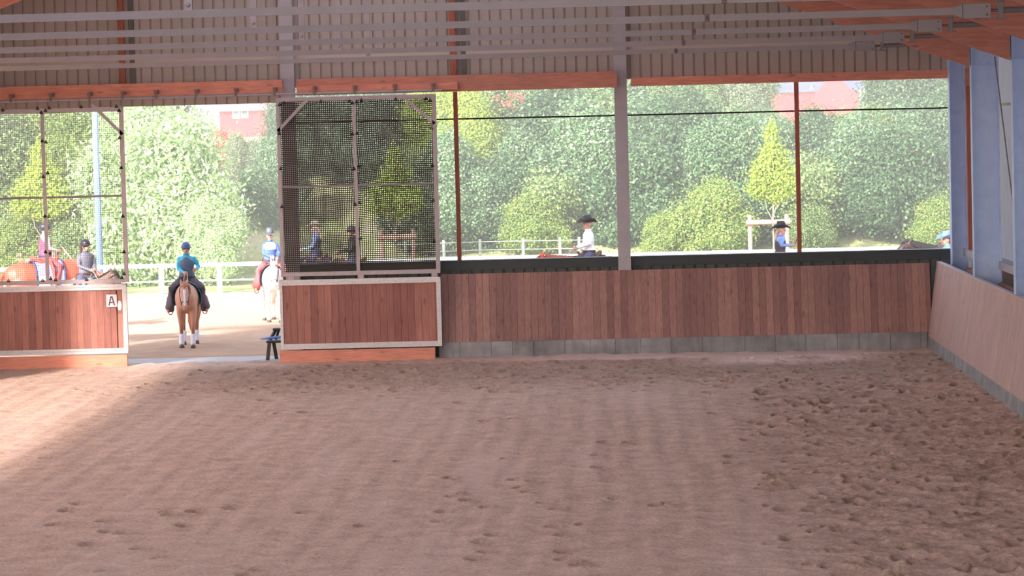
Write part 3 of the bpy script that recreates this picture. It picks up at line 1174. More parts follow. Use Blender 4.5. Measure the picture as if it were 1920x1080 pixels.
net_screen(-260, 236, [84], 1.70, 5.17, 3.42, YW - 0.25, 'sliding screen of pale see-through net left of the gateway',
           [((172, 196), (230, 252))], False,
           [(6, 206), (71, 203), (78, 211), (86, 207), (93, 202), (153, 200), (219, 199), (224, 207), (80, 264), (87, 266), (90, 324), (82, 331),
            (225, 258), (228, 314), (85, 405), (93, 405), (231, 405), (233, 472), (86, 472), (95, 474), (233, 513), (229, 520), (17, 526), (81, 525), (96, 522), (105, 524), (163, 523)])
net_screen(522.5, 822, [668], 1.74, 5.27, 3.39 + 0.12, YW - 0.25, 'sliding screen of dark net right of the gateway',
           [((521, 246), (576, 187)), ((758, 184), (815, 232))], True,
           [(525, 196), (533, 193), (602, 190), (655, 190), (661, 193), (669, 191), (678, 188), (742, 186), (799, 185), (807, 188), (524, 250), (661, 251), (670, 249),
            (809, 240), (527, 316), (664, 316), (673, 310), (811, 310), (529, 387), (666, 383), (675, 380), (812, 375), (676, 446), (814, 452)])

# the mounting step in the gateway, black plastic
mp = W(522, 668, 60.0)
mb_ = thing('mounting_step', 'black two-tread mounting step standing by the right side of the gateway', 'step', (mp.x, 60.0, 0.0))
def tread(nm, x0, x1, y0, y1, z):
    nb = MB(); nb.box(x0, x1, y0, y1, z - 0.045, z); nb.build(nm, M['black'], mb_, bevel=0.008)
tread('tread', -0.22, 0.6, -0.15, 0.15, 0.40)
tread('tread', -0.12, 0.6, 0.15, 0.45, 0.63)
nb = MB(); nb.box(-0.2, 0.6, -0.14, 0.14, 0.40, 0.405); nb.build('tread_grip', simple('grip', srgb(120, 120, 150), 0.5), mb_)
for (x0, y0, x1, y1, zt_) in ((-0.16, -0.12, -0.20, -0.18, 0.36), (-0.10, 0.1, -0.05, 0.12, 0.36), (-0.06, 0.2, -0.20, 0.1, 0.6), (-0.02, 0.42, -0.1, 0.40, 0.6),
                              (0.54, -0.12, 0.56, -0.16, 0.36), (0.5, 0.42, 0.52, 0.5, 0.6)):
    nb = MB(); nb.bar((x0, y0, zt_), (x1, y1, 0.0 if zt_ < 0.5 or x0 > 0 else 0.36), 0.07, 0.05); nb.build('leg', M['black'], mb_, bevel=0.004)
nb = MB()  # low rounded blue piece on the lower tread
nb.tube([(-0.36, 0, 0.0), (-0.2, -0.03, 0.02), (0.0, 0.0, 0.035), (0.2, 0.02, 0.02), (0.4, 0, 0.01)], [(0.02, 0.01), (0.07, 0.025), (0.09, 0.03), (0.07, 0.025), (0.04, 0.015)], 12)
o = nb.build('piece', simple('blue_piece', srgb(96, 140, 214), 0.8, 0, 0.15, 20), loc=(mp.x + 0.02, 59.97, 0.43), smooth=True)
tag(o, 'bright blue piece lying on the lower tread of the mounting step', 'piece')

# ================================================================== outside: fences, pole, stakes
fn = thing('paddock_fence', 'white two-rail fence along the far side of the riding yard', 'fence', (0, 86.0, 0))
nb = MB(); nb.box(-27, 13, -0.03, 0.03, 0.76, 0.87); nb.build('top_rail', M['white'], fn)
nb = MB(); nb.tube([(-27, 0, 0.36), (13, 0, 0.36)], 0.022, 8); nb.build('lower_rail', M['white'], fn)
for px in (-30, 85, 197, 301, 410, 500, 620, 745, 965, 1187, 1412, 1636, 1860):
    x = wx(px, 86, 490)
    nb = MB(); nb.box(x - 0.07, x + 0.07, 0.03, 0.15, -0.02, 0.84); nb.build('post', M['white'], fn, bevel=0.008)
fn = thing('wire_fence', 'low pale two-rail fence on the grass behind the white fence', 'fence', (0, 93.5, 0))
xa, xb = wx(700, 93.5), wx(1092, 93.5)
for z in (0.72, 0.98):
    nb = MB(); nb.tube([(xa, 0, z - 0.02), ((xa + xb) / 2, 0, z + 0.02), (xb, 0, z)], 0.016, 6); nb.build('rail', M['wire'], fn)
for px in (760, 832, 900, 981, 1050, 1086):
    x = wx(px, 93.5, 460)
    nb = MB(); nb.tube([(x, 0.05, 0), (x, 0.05, 1.08)], 0.05, 8, cap=False); nb.build('post', M['wire'], fn)

pp = W(148, 440, 84.0)
nb = MB(); nb.tube([(0, 0, -0.1), (0, 0, 9)], [0.11, 0.075], 14, cap=False)
pole = nb.build('lamp_pole', M['lamp_pole'], loc=(pp.x, 87.2, 0), smooth=True)
tag(pole, 'tall pale blue pole behind the left net screen', 'pole')


def stakes(px, y, zb, label, wide=1.15, top=1.95):
    p = wx(px, y, 440)
    g = thing('tree_stake', label, 'tree stake', (p, y, zb))
    for sx in (-wide / 2, wide / 2):
        nb = MB(); nb.tube([(sx, 0, -0.1), (sx, 0, top)], 0.065, 10, cap=False); nb.build('post', M['stake'], g, smooth=False)
    nb = MB(); nb.tube([(-wide / 2 - 0.12, -0.11, top - 0.22), (wide / 2 + 0.1, -0.11, top - 0.22)], 0.075, 10, cap=False); nb.build('crossbar', M['stake'], g)
    return g


stakes(1441, 89.5, 0.04, 'pale timber tree stakes with a crossbar right of the middle column', 1.1, 1.72)
stakes(745, 89.5, 0.04, 'timber tree stakes seen through the dark net', 0.95, 1.55)
stakes(68, 89.5, 0.04, 'timber tree stakes left of the pale blue pole', 1.0, 1.1)


# ================================================================== horses and riders
def horse_mat(name, body, dark, white=None):
    """coat with darker points low on the legs; position-based, fixed to the animal"""
    t = NT(name)
    v = t.coord((1, 1, 1))
    n = t.noise(v, 3.0, 4)
    c = t.ramp(n, [(0.3, tuple(x * 0.86 for x in body[:3]) + (1,)), (0.7, body)])
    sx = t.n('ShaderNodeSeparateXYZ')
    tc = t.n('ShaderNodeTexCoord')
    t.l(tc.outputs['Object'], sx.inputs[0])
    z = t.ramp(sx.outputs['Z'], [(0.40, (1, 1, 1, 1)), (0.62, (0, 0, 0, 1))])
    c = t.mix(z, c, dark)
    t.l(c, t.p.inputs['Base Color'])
    t.p.inputs['Roughness'].default_value = 0.5
    return t.m


def make_horse(label, loc, rot, s, coat, mane_c, head_yaw=0.0, poll=(0, -1.28, 1.42), pitch=62, wraps=None, pad=None, saddle=None, blaze=None,
               stride=0.10, dark_legs=False, rein_to=None, breast=None):
    g = thing('horse', label, 'horse', loc, rot)
    g.scale = (s, s, s)
    nb = MB()
    nb.lofty([(0.90, 0, 1.20, .04, .06), (0.84, 0, 1.20, .15, .17), (0.72, 0, 1.18, .25, .27), (0.52, 0, 1.18, .30, .31), (.25, 0, 1.15, .29, .30), (0, 0, 1.11, .31, .33),
              (-.25, 0, 1.11, .30, .35), (-.45, 0, 1.14, .27, .36), (-.62, 0, 1.14, .235, .31), (-.76, 0, 1.12, .18, .23), (-.83, 0, 1.10, .09, .12)], 20)
    P = Vector(poll)
    nb.tube([(0, -.48, 1.22), (0, -.72, 1.28), Vector((0, -.72, 1.28)).lerp(P, 0.5) + Vector((0, -0.02, 0.0)), P], [(.17, .30), (.14, .25), (.10, .185), (.075, .12)], 16)
    # head
    pr = math.radians(pitch)
    yw = head_yaw
    hd = Vector((math.sin(yw) * math.cos(pr), -math.cos(yw) * math.cos(pr), -math.sin(pr)))
    hu = Vector((math.sin(yw) * math.sin(pr), -math.cos(yw) * math.sin(pr), math.cos(pr)))     # forehead side
    hs_ = hd.cross(hu).normalized()
    q = lambda a, b, c=0.0: P + hd * a + hu * b + hs_ * c
    nb.tube([q(-.03, .0), q(.12, .015), q(.26, .03), q(.40, .045), q(.52, .05), q(.57, .045)], [(.085, .12), (.105, .145), (.085, .12), (.062, .085), (.062, .075), (.05, .055)], 16, up=tuple(hu))
    nb.tube([q(.10, -.08), q(.24, -.06)], [(.085, .07), (.06, .05)], 12, up=tuple(hu))
    for sd in (-1, 1):
        nb.tube([q(-.05, .06, sd * .055), q(-.12, .09, sd * .07), q(-.20, .09, sd * .075)], [.035, .035, .012], 8)
        nb.ell(q(.14, .075, sd * .085), (.03, .03, .03), 8, 6)
    # legs
    legs = []
    for sd in (-1, 1):
        k = stride * sd
        f = [(sd * .15, -.50, 1.05), (sd * .155, -.54 - k * .3, .82), (sd * .14, -.56 - k, .50), (sd * .135, -.56 - k * 1.0, .20), (sd * .135, -.60 - k * 1.2, .10), (sd * .135, -.625 - k * 1.2, .045)]
        nb.tube(f, [(.10, .16), (.085, .11), (.052, .056), (.036, .04), (.042, .046), (.05, .055)], 12)
        r = [(sd * .17, .58, 1.08), (sd * .185, .48 + k * .3, .80), (sd * .155, .70 + k, .53), (sd * .145, .66 + k * 1.2, .20), (sd * .145, .62 + k * 1.3, .10), (sd * .145, .60 + k * 1.3, .045)]
        nb.tube(r, [(.15, .25), (.11, .16), (.055, .068), (.038, .044), (.043, .048), (.05, .056)], 12)
        legs += [f, r]
    body = nb.build('body', coat, g, remesh=0.022, relax=4)
    for L in legs:
        e = Vector(L[-1])
        nb = MB(); nb.loft([((e.x, e.y - .012, 0.0), .062, .07), ((e.x, e.y - .005, .045), .052, .058), ((e.x, e.y, .07), .045, .05)], 12)
        nb.build('hoof', M['hoof'], g, smooth=True)
        if wraps:
            a, b = Vector(L[-3]), Vector(L[-2])
            nb = MB(); nb.tube([a.lerp(Vector(L[-4]), .25), a, b], [(.064, .064), (.056, .058), (.062, .066)], 12, cap=True)
            nb.build('leg_wrap', M[wraps], g, smooth=True)
    # tail, mane, forelock
    nb = MB(); nb.tube([(0, .88, 1.28), (0, .98, 1.16), (0.01, 1.0, .85), (0, .96, .5), (0, .95, .32)], [(.04, .04), (.06, .06), (.085, .07), (.07, .06), (.02, .02)], 12)
    nb.build('tail', mane_c, g, smooth=True)
    nb = MB()
    m0 = Vector((0, -.50, 1.50)); m1 = P + Vector((0, .06, .12))
    for i in range(9):
        a = m0.lerp(m1, i / 8)
        nb.tube([a + Vector((0, .02, .0)), a + Vector((.09, .02, -.05)), a + Vector((.13, .03, -.18 - .04 * (i % 3)))], [(.05, .03), (.055, .028), (.02, .01)], 8)
    nb.tube([q(-.04, .12), q(.06, .165), q(.15, .16)], [.045, .04, .012], 8)
    nb.build('mane', mane_c, g, remesh=0.02, relax=2)
    if blaze:
        nb = MB()
        nb.tube([q(.07, .158), q(.2, .157), q(.34, .148), q(.47, .132), q(.53, .118)], [(.022, .01), (.030, .01), (.024, .01), (.028, .01), (.018, .008)], 10, up=tuple(hu))
        nb.build('blaze', M[blaze], g, smooth=True)
    for sd in (-1, 1):
        nb = MB(); nb.ell(q(.14, .075, sd * .106), (.018, .018, .018), 8, 6); nb.build('eye', M['black'], g, smooth=True)
        nb = MB(); nb.ell(q(.53, .07, sd * .045), (.012, .012, .02), 8, 6); nb.build('nostril', M['black'], g, smooth=True)
    # bridle: cheek pieces, brow band, reins
    br = MB()
    def loop(a, w, h, z0=0.0):
        pts = [q(a + z0, h * math.sin(t_) + 0.03, w * math.cos(t_)) for t_ in [2 * math.pi * i / 14 for i in range(15)]]
        br.tube(pts, .009, 6)
    loop(.03, .108, .145); loop(.42, .075, .10)
    for sd in (-1, 1):
        br.tube([q(.03, .03, sd * .108), q(.2, .03, sd * .112), q(.44, .0, sd * .075)], .009, 6)
    br.build('bridle', M['leather'], g, smooth=True)
    if rein_to:
        nb = MB()
        for sd in (-1, 1):
            a = q(.45, -.02, sd * .075); e = Vector(rein_to) + Vector((sd * .03, 0, 0))
            mid = (a + e) / 2 + Vector((sd * .10, 0, -.12))
            nb.tube([a, a.lerp(mid, .5) + Vector((sd * .03, 0, -.03)), mid, mid.lerp(e, .5) + Vector((0, 0, -.01)), e], .008, 6)
        nb.build('reins', M['leather_pale'], g, smooth=True)
    if pad:
        nb = MB()
        vv, ff = [], []
        ys = [-.42, -.36, -.1, .2, .34, .38] if pad != 'pad_white' else [-.34, -.30, -.1, .1, .24, .28]
        N = 15
        for off in (0.0, 0.02):
            for y in ys:
                for i in range(N):
                    a = math.radians(-25 + 230 * i / (N - 1))
                    zc, hw, hh = 1.115, .315, .375
                    vv.append(((hw + .012 + off) * math.cos(a), y, zc + (hh + .012 + off) * math.sin(a)))
        n1 = len(ys) * N
        for j in range(len(ys) - 1):
            for i in range(N - 1):
                a = j * N + i
                ff.append((a, a + 1, a + N + 1, a + N)); ff.append((n1 + a, n1 + a + N, n1 + a + N + 1, n1 + a + 1))
        nb.add(vv, ff)
        p_ = nb.build('saddle_pad', M[pad], g, smooth=True)
        if pad == 'pad_white':
            for y in (-.34, .28):
                nb = MB(); nb.tube([(.345 * math.cos(math.radians(a)), y, 1.115 + .405 * math.sin(math.radians(a))) for a in range(-25, 206, 15)], .022, 6)
                nb.build('pad_edge', M['navy'], p_, smooth=True)
            nb = MB()
            for sd in (-1, 1):
                nb.add([(sd * .362, .0, .98), (sd * .362, .24, .98), (sd * .356, .24, 1.20), (sd * .356, .0, 1.20)], [(0, 1, 2, 3)])
            nb.build('number_card', M['white'], p_)
    if saddle:
        nb = MB()
        nb.lofty([(-.30, 0, 1.50, .05, .04), (-.24, 0, 1.50, .13, .05), (-.05, 0, 1.47, .19, .05), (.15, 0, 1.49, .21, .055), (.26, 0, 1.56, .17, .07), (.30, 0, 1.58, .08, .05)], 14)
        nb.tube([(0, -.26, 1.50), (0, -.29, 1.60)], [.03, .035], 8)
        for sd in (-1, 1):
            nb.tube([(sd * .18, -.06, 1.46), (sd * .30, -.08, 1.28), (sd * .35, -.10, 1.02)], [(.14, .02), (.15, .022), (.08, .02)], 10, up=(0, 1, 0))
        nb.build('saddle', M[saddle], g, remesh=0.02, relax=2)
        for sd in (-1, 1):
            nb = MB()
            nb.tube([(sd * .36, -.12, 1.0), (sd * .40, -.13, .88)], .02, 6)
            nb.tube([(sd * .40 + .055 * math.cos(t_), -.13, .82 + .07 * math.sin(t_)) for t_ in [2 * math.pi * i / 10 for i in range(11)]], .012, 6)
            nb.build('stirrup', M['leather'], g, smooth=True)
    if breast:
        nb = MB(); nb.tube([(-.30, -.40, 1.30), (-.24, -.66, 1.22), (0, -.86, 1.12), (.24, -.66, 1.22), (.30, -.40, 1.30)], [(.02, .03)] * 5, 8)
        nb.build('breast_collar', M[breast], g, smooth=True)
    return g


def make_rider(label, loc, rot, s, shirt, vest=None, legs='jeans', hat='helmet', hat_m='helmet_navy', hair=None, chaps=None,
               hands=((-.05, -.36, .22), (.06, -.34, .20)), head_yaw=0.0, lean=0.0, torso_yaw=0.0, sleeves=None, belt=None, stand=False, yoke=None):
    g = thing('rider', label, 'person', loc, rot)
    g.scale = (s, s, s)
    T = lambda x, y, z: (x, y - lean * z, z)
    # arms
    arms = []
    for sd, h in ((-1, hands[0]), (1, hands[1])):
        sh_ = Vector(T(sd * .176, 0, .485)); h = Vector(h)
        d = h - sh_
        el = sh_ + d * 0.5 + Vector((sd * .07, .11, -.075))
        arms.append((sd, sh_, el, h))
    # the body: one surface
    nb = MB()
    nb.loft([((0, 0, -.06), .12, .10), ((0, 0.01, 0.0), .175, .135), (T(0, 0.01, .10), .165, .125), (T(0, 0, .22), .13, .10), (T(0, 0, .36), .155, .115), (T(0, 0, .47), .175, .11), (T(0, 0, .53), .12, .09), (T(0, 0, .565), .05, .055)], 18)
    nk = Vector(T(0, .005, .55)); hc = Vector(T(0, -.025, .705))
    nb.tube([nk, Vector(T(0, -.005, .63))], [.058, .052], 12)
    cy, sy = math.cos(head_yaw), math.sin(head_yaw)
    HM = Matrix(((cy, -sy, 0), (sy, cy, 0), (0, 0, 1)))
    def hp(x, y, z):
        return hc + HM @ Vector((x, y, z))
    nb.ell(hp(0, 0.005, .015), (.076, .095, .105), 16, 12, HM)
    nb.ell(hp(0, -.035, -.05), (.056, .062, .07), 14, 10, HM)
    nb.tube([hp(0, -.09, .02), hp(0, -.115, -.018)], [.011, .016], 8)
    for sd in (-1, 1):
        nb.ell(hp(sd * .078, .012, -.005), (.012, .02, .03), 8, 6, HM)
    for sd, a, b, c in arms:
        nb.tube([a + Vector((-sd * .02, 0, -.02)), b, c], [.040, .034, .025], 12)
    knees = {}
    for sd in (-1, 1):
        hipp, kn, an, toe = Vector((sd * .10, 0, 0)), Vector((sd * .33, -.26, -.19)), Vector((sd * .40, -.10, -.62)), Vector((sd * .43, -.27, -.68))
        if stand:
            hipp, kn, an, toe = Vector((sd * .09, 0, 0)), Vector((sd * .10, -.03 * sd, -.43)), Vector((sd * .11, .03 * sd, -.82)), Vector((sd * .13, -.15, -.90))
        knees[sd] = (hipp, kn, an, toe)
        nb.tube([hipp, hipp.lerp(kn, .5), kn, kn.lerp(an, .4), an], [.098, .086, .062, .058, .042], 12)
        nb.tube([an + Vector((0, .04, -.04)), toe], [.04, .032], 10)
    nb.build('body', M['skin'], g, remesh=0.014, relax=3)
    # hands: palm, four unequal fingers and a thumb, closed on the reins
    for sd, a, b, c in arms:
        d = (c - b).normalized()
        side = Vector((-sd, 0, 0)); side = (side - d * side.dot(d)).normalized()
        up_ = side.cross(d) * (-sd); up_.normalize()
        if up_.z < 0: up_ = -up_
        nb = MB()
        nb.tube([c, c + d * .045, c + d * .085], [(.026, .02), (.034, .02), (.036, .018)], 10, up=tuple(up_))
        for i, (L, off) in enumerate(((.95, .030), (1.05, .011), (1.0, -.009), (.8, -.028))):
            p0 = c + d * .085 + up_ * off
            p1 = p0 + d * .022 * L + side * .016
            p2 = p1 + side * .026 * L - d * .010
            p3 = p2 - d * .022 * L
            nb.tube([p0, p1, p2, p3], [.0105, .0098, .009, .008], 7)
        t0 = c + d * .03 + up_ * .03
        nb.tube([t0, t0 + d * .03 + up_ * .014 + side * .012, t0 + d * .052 + side * .03], [.013, .011, .009], 7)
        nb.build('hand', M['skin'], g, smooth=True)
    # face
    nb = MB()
    for sd in (-1, 1):
        nb.ell(hp(sd * .03, -.088, .018), (.011, .008, .007), 8, 6)
    nb.build('eyes', M['black'], g, smooth=True)
    nb = MB(); nb.tube([hp(-.02, -.094, -.052), hp(0, -.099, -.055), hp(.02, -.094, -.052)], .005, 6); nb.build('mouth', M['lips'], g, smooth=True)
    # shirt
    nb = MB()
    nb.loft([((0, 0.01, 0.02), .178, .142), (T(0, 0.01, .10), .176, .137), (T(0, 0, .22), .146, .116), (T(0, 0, .36), .170, .130), (T(0, 0, .45), .182, .124), (T(0, 0, .515), .135, .10), (T(0, 0, .565), .066, .07)], 18)
    for sd, a, b, c in arms:
        nb.tube([a + Vector((-sd * .05, 0, -.01)), a + Vector((-sd * .012, 0, -.02)), a.lerp(b, .5), b, b.lerp(c, .92)], [.058, .064, .055, .048, .034], 12)
    nb.build('shirt', M[shirt], g, remesh=0.014, relax=3)
    if vest:
        nb = MB()
        nb.loft([((0, 0.01, 0.015), .186, .150), (T(0, 0.01, .10), .186, .147), (T(0, 0, .22), .157, .127), (T(0, 0, .36), .178, .140), (T(0, 0, .44), .172, .134), (T(0, 0, .50), .125, .108), (T(0, 0, .54), .085, .085)], 20)
        nb.build('vest', M[vest], g, remesh=0.014, relax=2)
    if yoke:
        nb = MB()
        nb.loft([(T(0, 0, .345), .170, .134), (T(0, 0, .40), .180, .138), (T(0, 0, .455), .178, .134), (T(0, 0, .51), .138, .11), (T(0, 0, .55), .08, .08)], 20)
        nb.build('shirt_yoke', M[yoke], g, remesh=0.014, relax=2)
    nb = MB(); nb.tube([T(.055 * math.cos(a) * 1.15, .06 * math.sin(a) * 1.1, .58) for a in [2 * math.pi * i / 12 for i in range(13)]], .018, 8)
    nb.build('collar', M[shirt], g, smooth=True)
    # trousers
    nb = MB()
    nb.loft([((0, 0, -.08), .13, .12), ((0, 0.01, 0.0), .19, .15), ((0, 0.01, .07), .18, .145)], 16)
    for sd in (-1, 1):
        hipp, kn, an, toe = knees[sd]
        nb.tube([hipp, hipp.lerp(kn, .5), kn, kn.lerp(an, .4), an + Vector((0, 0, .03))], [.104, .092, .074, .070, .058], 12)
    nb.build('trousers', M[legs], g, remesh=0.016, relax=2)
    if chaps:
        for sd in (-1, 1):
            hipp, kn, an, toe = knees[sd]
            nb = MB()
            nb.tube([hipp.lerp(kn, .2), hipp.lerp(kn, .6), kn, kn.lerp(an, .5), an + Vector((0, .03, -.01))], [(.108, .108), (.098, .104), (.08, .094), (.084, .12), (.10, .16)], 14, cap=False)
            nb.build('chaps', M[chaps], g, smooth=True)
    if belt:
        nb = MB(); nb.loft([((0, 0.01, .045), .194, .156), ((0, 0.01, .095), .192, .154)], 18); nb.build('belt', M[belt], g, smooth=True)
    for sd in (-1, 1):
        hipp, kn, an, toe = knees[sd]
        nb = MB()
        nb.tube([an + Vector((0, 0, .14)), an, an + Vector((0, .035, -.045))], [.056, .05, .05], 12)
        nb.tube([an + Vector((0, .04, -.055)), an.lerp(toe, .6) + Vector((0, 0, -.02)), toe + Vector((0, 0, 0))], [(.048, .04), (.05, .036), (.036, .028)], 12)
        nb.build('boot', M['boot'], g, remesh=0.014, relax=2)
    if hair:
        nb = MB()
        nb.ell(hp(0, .025, .03), (.083, .09, .10), 14, 10, HM)
        nb.tube([hp(0, .09, .0), hp(0, .13, -.12), hp(.0, .15, -.26), hp(0, .13, -.38)], [(.06, .04), (.055, .04), (.05, .035), (.02, .015)], 10)
        nb.build('hair', M[hair], g, remesh=0.014, relax=2)
    hm = MB()
    if hat == 'helmet':
        hm.ell(hp(0, .012, .050), (.108, .132, .106), 18, 12, HM)
        h_ = hm.build('helmet', M[hat_m], g, smooth=True)
        nb = MB()
        vv = [];
        for rr_, dz in ((.10, 0), (.145, -.012)):
            for i in range(13):
                a = math.radians(200 + 140 * i / 12)
                vv.append(hp(rr_ * .92 * math.cos(a), rr_ * 1.12 * math.sin(a), .028 + dz))
        for rr_, dz in ((.10, 0), (.145, -.012)):
            for i in range(13):
                a = math.radians(200 + 140 * i / 12)
                vv.append(hp(rr_ * .92 * math.cos(a), rr_ * 1.12 * math.sin(a), .044 + dz))
        ff = []
        for i in range(12):
            ff += [(i, i + 1, 13 + i + 1, 13 + i), (26 + i + 1, 26 + i, 39 + i, 39 + i + 1), (13 + i, 13 + i + 1, 39 + i + 1, 39 + i)]
        nb.add(vv, ff)
        nb.build('peak', M[hat_m], h_, smooth=True)
        nb = MB()
        for sd in (-1, 1):
            nb.tube([hp(sd * .085, .0, .0), hp(sd * .07, -.02, -.06), hp(0, -.04, -.115)], .007, 6)
        nb.build('chin_strap', M['black'], g, smooth=True)
    else:
        # western hat: pinched crown and a brim curled up at the sides
        hm.loft([((0, 0, 0), .092, .108), ((0, 0, .05), .088, .104), ((0, 0, .10), .078, .092), ((0, .005, .135), .060, .078), ((0, .005, .125), .028, .055)], 20)
        hm.v = [tuple(hp(x * 1.12, y * 1.12 + .005, z * 1.25 + .05)) for x, y, z in hm.v]
        N = 28
        vv = []
        for dz in (0, .010):
            for rr_ in (1.0, 1.35, 1.75, 2.0):
                for i in range(N):
                    a = 2 * math.pi * i / N
                    up_ = (rr_ - 1) * (.085 * math.cos(a) ** 2 - .02 * math.sin(a) ** 2) * (1 if rr_ > 1.3 else .6)
                    vv.append(hp(.104 * rr_ * math.cos(a) * (1 - .05 * (rr_ - 1)), .122 * rr_ * math.sin(a) + .005, .055 + up_ + dz))
        ff = []
        for k in range(2):
            for r_ in range(3):
                for i in range(N):
                    j = (i + 1) % N
                    a = k * 4 * N + r_ * N
                    f_ = (a + i, a + j, a + N + j, a + N + i)
                    ff.append(f_ if k else tuple(reversed(f_)))
        for i in range(N):
            j = (i + 1) % N
            ff.append((3 * N + i, 7 * N + i, 7 * N + j, 3 * N + j))
        hm.add(vv, ff)
        hm.build('hat', M[hat_m], g, smooth=True)
    return g


for nm_, c_, r_ in (('skin', srgb(206, 150, 132), .5), ('lips', srgb(170, 90, 84), .5), ('hoof', srgb(84, 72, 64), .6), ('leather', srgb(92, 58, 44), .5), ('leather_pale', srgb(196, 172, 148), .6),
                    ('boot', srgb(120, 66, 50), .5), ('navy', srgb(52, 56, 92), .7), ('pad_teal', srgb(96, 180, 206), .8), ('pad_white', srgb(130, 130, 168), .8), ('pad_dark', srgb(60, 54, 66), .8),
                    ('turquoise', srgb(60, 172, 214), .6), ('vest_slate', srgb(84, 100, 128), .6), ('chaps_dark', srgb(96, 82, 98), .7), ('jeans', srgb(80, 80, 110), .8),
                    ('helmet_navy', srgb(74, 96, 146), .35), ('helmet_black', srgb(44, 46, 56), .35), ('hat_black', srgb(44, 42, 46), .7), ('hat_tan', srgb(196, 176, 158), .7), ('hat_grey', srgb(84, 88, 94), .7),
                    ('hat_blue', srgb(108, 132, 196), .7), ('shirt_white', srgb(238, 238, 244), .7), ('shirt_blue', srgb(122, 152, 222), .7), ('shirt_royal', srgb(72, 98, 176), .6),
                    ('shirt_grey', srgb(104, 102, 116), .7), ('shirt_black', srgb(38, 38, 42), .7), ('vest_pink', srgb(190, 62, 96), .7), ('vest_navy', srgb(48, 50, 78), .7),
                    ('vest_brown', srgb(74, 58, 60), .7), ('shirt_teal', srgb(120, 166, 176), .7), ('chaps_red', srgb(196, 88, 88), .7), ('hair_blond', srgb(190, 164, 136), .7), ('hair_dark', srgb(70, 54, 46), .7),
                    ('mane_light', srgb(176, 112, 84), .8), ('mane_chest', srgb(158, 72, 52), .8), ('mane_black', srgb(40, 34, 34), .8), ('mane_white', srgb(234, 230, 226), .8), ('saddle_red', srgb(180, 72, 58), .6),
                    ('saddle_brown', srgb(96, 60, 46), .5), ('bandage', srgb(226, 226, 244), .8), ('belt_m', srgb(70, 50, 44), .5), ('trouser_red', srgb(170, 66, 70), .8)):
    M[nm_] = simple(nm_, c_, r_, 0, 0.1, 12)
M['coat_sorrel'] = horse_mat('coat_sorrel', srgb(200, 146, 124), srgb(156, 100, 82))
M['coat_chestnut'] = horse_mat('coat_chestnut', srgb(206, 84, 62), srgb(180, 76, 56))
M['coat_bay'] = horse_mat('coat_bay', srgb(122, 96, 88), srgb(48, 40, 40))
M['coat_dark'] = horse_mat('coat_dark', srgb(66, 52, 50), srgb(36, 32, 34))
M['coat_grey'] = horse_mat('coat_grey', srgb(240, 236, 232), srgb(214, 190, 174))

R_ = math.radians
def pair(px, py_seat, Y, rot, hs, rs, horse_kw, rider_kw, hlabel, rlabel, seat=1.50, seat_y=-0.02):
    """horse with the saddle at this place, and its rider sitting on it"""
    x = wx(px, Y, 500)
    h = make_horse(hlabel, (x, Y, 0.0), R_(rot), hs, **horse_kw)
    o = Matrix.Rotation(R_(rot), 3, 'Z') @ Vector((0, seat_y * hs, 0))
    r = make_rider(rlabel, (x + o.x, Y + o.y, (seat + 0.045) * hs), R_(rot), rs, **rider_kw)
    return h, r


# 1 rider coming in through the gateway
pair(350, 0, 64.6, 5, 0.93, 0.97,
     dict(coat=M['coat_sorrel'], mane_c=M['mane_light'], head_yaw=R_(4), poll=(0.0, -1.24, 1.42), pitch=58, wraps='bandage', pad='pad_teal', saddle='saddle_brown', blaze='bandage', rein_to=(0, -.40, 1.72), stride=.07),
     dict(shirt='turquoise', vest='vest_slate', legs='jeans', chaps='chaps_dark', hat_m='helmet_navy', belt='belt_m', hands=((-.04, -.33, .18), (.22, -.22, .24)), head_yaw=R_(3)),
     'sorrel horse with white blaze and white leg wraps walking in through the gateway', 'rider in a turquoise shirt, slate vest and blue helmet in the gateway')
# 2 white horse
pair(507, 0, 72.5, 14, 0.92, 0.93,
     dict(coat=M['coat_grey'], mane_c=M['mane_white'], head_yaw=R_(-8), poll=(-0.06, -1.22, 1.50), pitch=66, pad='pad_dark', saddle='saddle_brown', rein_to=(0, -.36, 1.76), stride=.12),
     dict(shirt='shirt_royal', vest=None, yoke='shirt_white', legs='jeans', chaps='chaps_red', hat='western', hat_m='hat_grey', belt='belt_m', hands=((-.02, -.30, .16), (.16, -.26, .14)), head_yaw=R_(-6)),
     'white horse walking in the sunlit yard, half hidden by the right gate', 'rider in a royal blue shirt, red chaps and grey western hat on the white horse')
# 3 tall chestnut, side on, facing right
pair(84, 0, 70.5, 118, 1.12, 1.0,
     dict(coat=M['coat_chestnut'], mane_c=M['mane_chest'], poll=(0, -1.25, 1.02), pitch=62, pad='pad_white', saddle='saddle_red', rein_to=(0, -.40, 1.78), stride=.12),
     dict(shirt='shirt_white', vest='vest_pink', legs='trouser_red', hat_m='helmet_black', belt='vest_navy', hands=((-.05, -.30, .18), (.05, -.30, .18))),
     'tall chestnut horse with a white saddle pad behind the left gate', 'rider in a pink vest and white sleeves on the tall chestnut horse')
# 4 dark bay, grey shirt
pair(160, 0, 66.0, 38, 0.97, 0.97,
     dict(coat=M['coat_bay'], mane_c=M['mane_black'], poll=(0.08, -1.12, 1.58), pitch=64, head_yaw=R_(25), pad='pad_teal', saddle='saddle_brown', rein_to=(0, -.36, 1.74), stride=.1),
     dict(shirt='shirt_grey', legs='jeans', hat_m='helmet_black', belt='belt_m', hair='hair_dark', hands=((-.07, -.34, .16), (.08, -.32, .14)), head_yaw=R_(18)),
     'dark bay horse with its head low, in front of the chestnut behind the left gate', 'rider in a dark grey shirt and black helmet behind the left gate')
